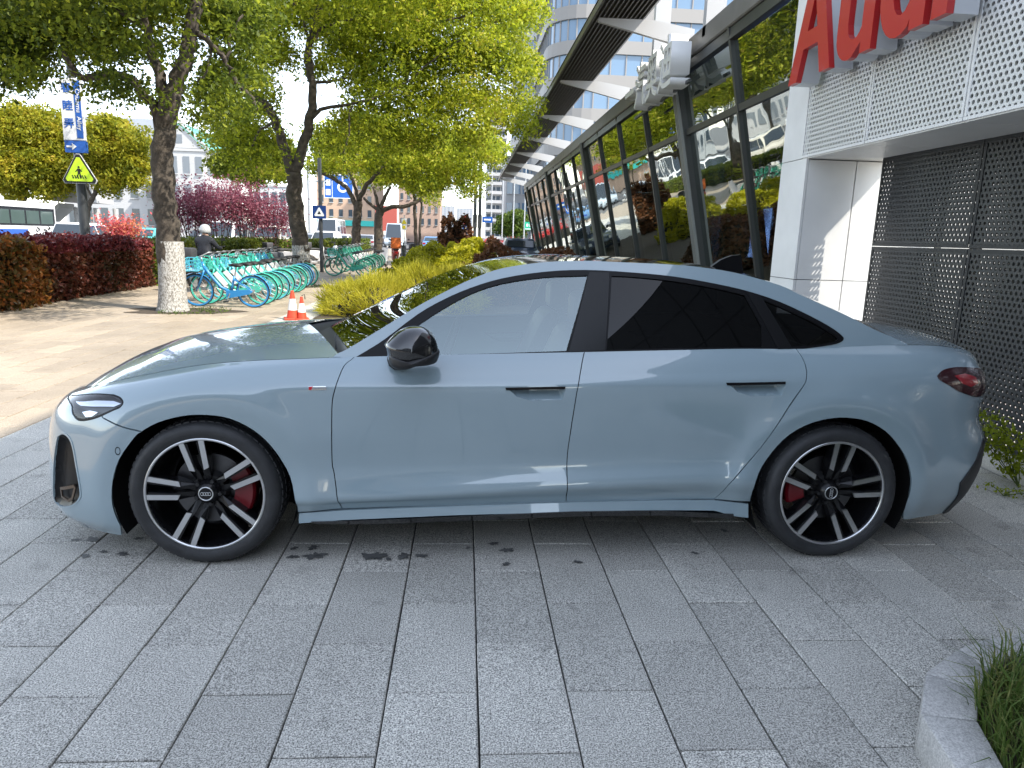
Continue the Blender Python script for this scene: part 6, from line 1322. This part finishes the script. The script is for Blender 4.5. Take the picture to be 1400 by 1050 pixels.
# residential towers on the skyline
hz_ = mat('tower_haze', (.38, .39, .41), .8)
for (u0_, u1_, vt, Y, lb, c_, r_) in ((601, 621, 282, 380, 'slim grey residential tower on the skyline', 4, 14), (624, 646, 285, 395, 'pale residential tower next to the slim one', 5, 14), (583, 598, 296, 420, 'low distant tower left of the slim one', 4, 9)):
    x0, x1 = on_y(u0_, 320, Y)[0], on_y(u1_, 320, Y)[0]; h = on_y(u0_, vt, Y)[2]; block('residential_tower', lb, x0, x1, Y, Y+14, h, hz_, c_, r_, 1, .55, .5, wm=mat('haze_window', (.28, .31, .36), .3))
x0, x1 = on_y(664, 320, 210)[0], on_y(689, 320, 210)[0]; t = block('balcony_tower', 'white balcony tower with dark recessed bands', x0, x1, 210, 222, on_y(664, 150, 210)[2], bwhite, 4, 14, 1, .8, .55)
for j in range(14): MB().box((0, -6.5, 1.2+(j+.06)*((on_y(664, 150, 210)[2]-1)/14)), (x1-x0+.6, 1.4, .9)).build('balcony', bwhite, t)
x0, x1 = on_y(690, 320, 130)[0], on_y(742, 320, 130)[0]; block('office_block', 'white office block with blue windows beyond the flagpoles', x0, x1, 130, 145, on_y(690, 215, 130)[2], bwhite, 5, 4, 1.5, .7, .55, wm=bglass_b)
# round glass tower
def round_building(name, label, plan, n_fl, fh, band, z0=0., base_m=bwhite):
    """plan: closed outline; white spandrel rings and recessed glass rings with fins"""
    P_ = np.array(plan); c = P_.mean(0); t = thing(name, label, 'building', (c[0], c[1], 0)); Q = P_-c; n = len(Q); ang = Q/np.linalg.norm(Q, axis=1, keepdims=True)
    for j in range(n_fl):
        z = z0 + j*fh
        for (nm, zl, zh, off, m) in (('spandrel', z, z+band, .0, base_m), ('glass_ring', z+band, z+fh, -.35, bglass_b)):
            V = [(q[0]+a[0]*off, q[1]+a[1]*off, zz) for zz in (zl, zh) for q, a in zip(Q, ang)]
            MB().add(V, [(i, (i+1) % n, n+(i+1) % n, n+i) for i in range(n)] + [tuple(range(n))[::-1], tuple(range(n, 2*n))]).build(nm, m, t)
        fi = MB()
        for q, a in zip(Q, ang): fi.box((q[0]-a[0]*.30, q[1]-a[1]*.30, z+(band+fh)/2), (.16, .16, fh-band))
        tag(fi.build('window_fins', base_m, t), kind='stuff')
    return t
cxr = on_y(704, 100, 150)[0]+9.5
round_building('round_tower', 'round white tower with ribbon windows above the trees', [(cxr+9.5*math.cos(a), 160+9.5*math.sin(a)) for a in np.linspace(0, 2*math.pi, 49)[:-1]], 16, 4.1, 1.9)
def rrect(x0, x1, y0, y1, r, n=7):
    out = []
    for cx, cy, a0 in ((x1-r, y0+r, -90), (x1-r, y1-r, 0), (x0+r, y1-r, 90), (x0+r, y0+r, 180)):
        out += [(cx+r*math.cos(R(a0+90*k/n)), cy+r*math.sin(R(a0+90*k/n))) for k in range(n+1)]
    res = []
    for a, b in zip(out, out[1:]+out[:1]):
        d = math.dist(a, b); k = max(1, int(d/2.2)); res += [(a[0]+(b[0]-a[0])*i/k, a[1]+(b[1]-a[1])*i/k) for i in range(k)]
    return res
xl = on_y(752, 80, 100)[0]
round_building('curved_office', 'curved corner office building with stepped white floor bands', rrect(xl, xl+34, 100, 130, 6), 10, 4.4, 1.7, 0., mat('band_stone', (.25, .24, .23), .6))

# across the forecourt, behind the photographer: seen only in reflections
block('forecourt_building', 'plain grey office block facing the forecourt', -34, 4, -40, -28, 9.5, mat('render_grey', (.30, .30, .30), .8, var=.08, scale=.3), 12, 3, 1.0, .6, .6, fy=False)
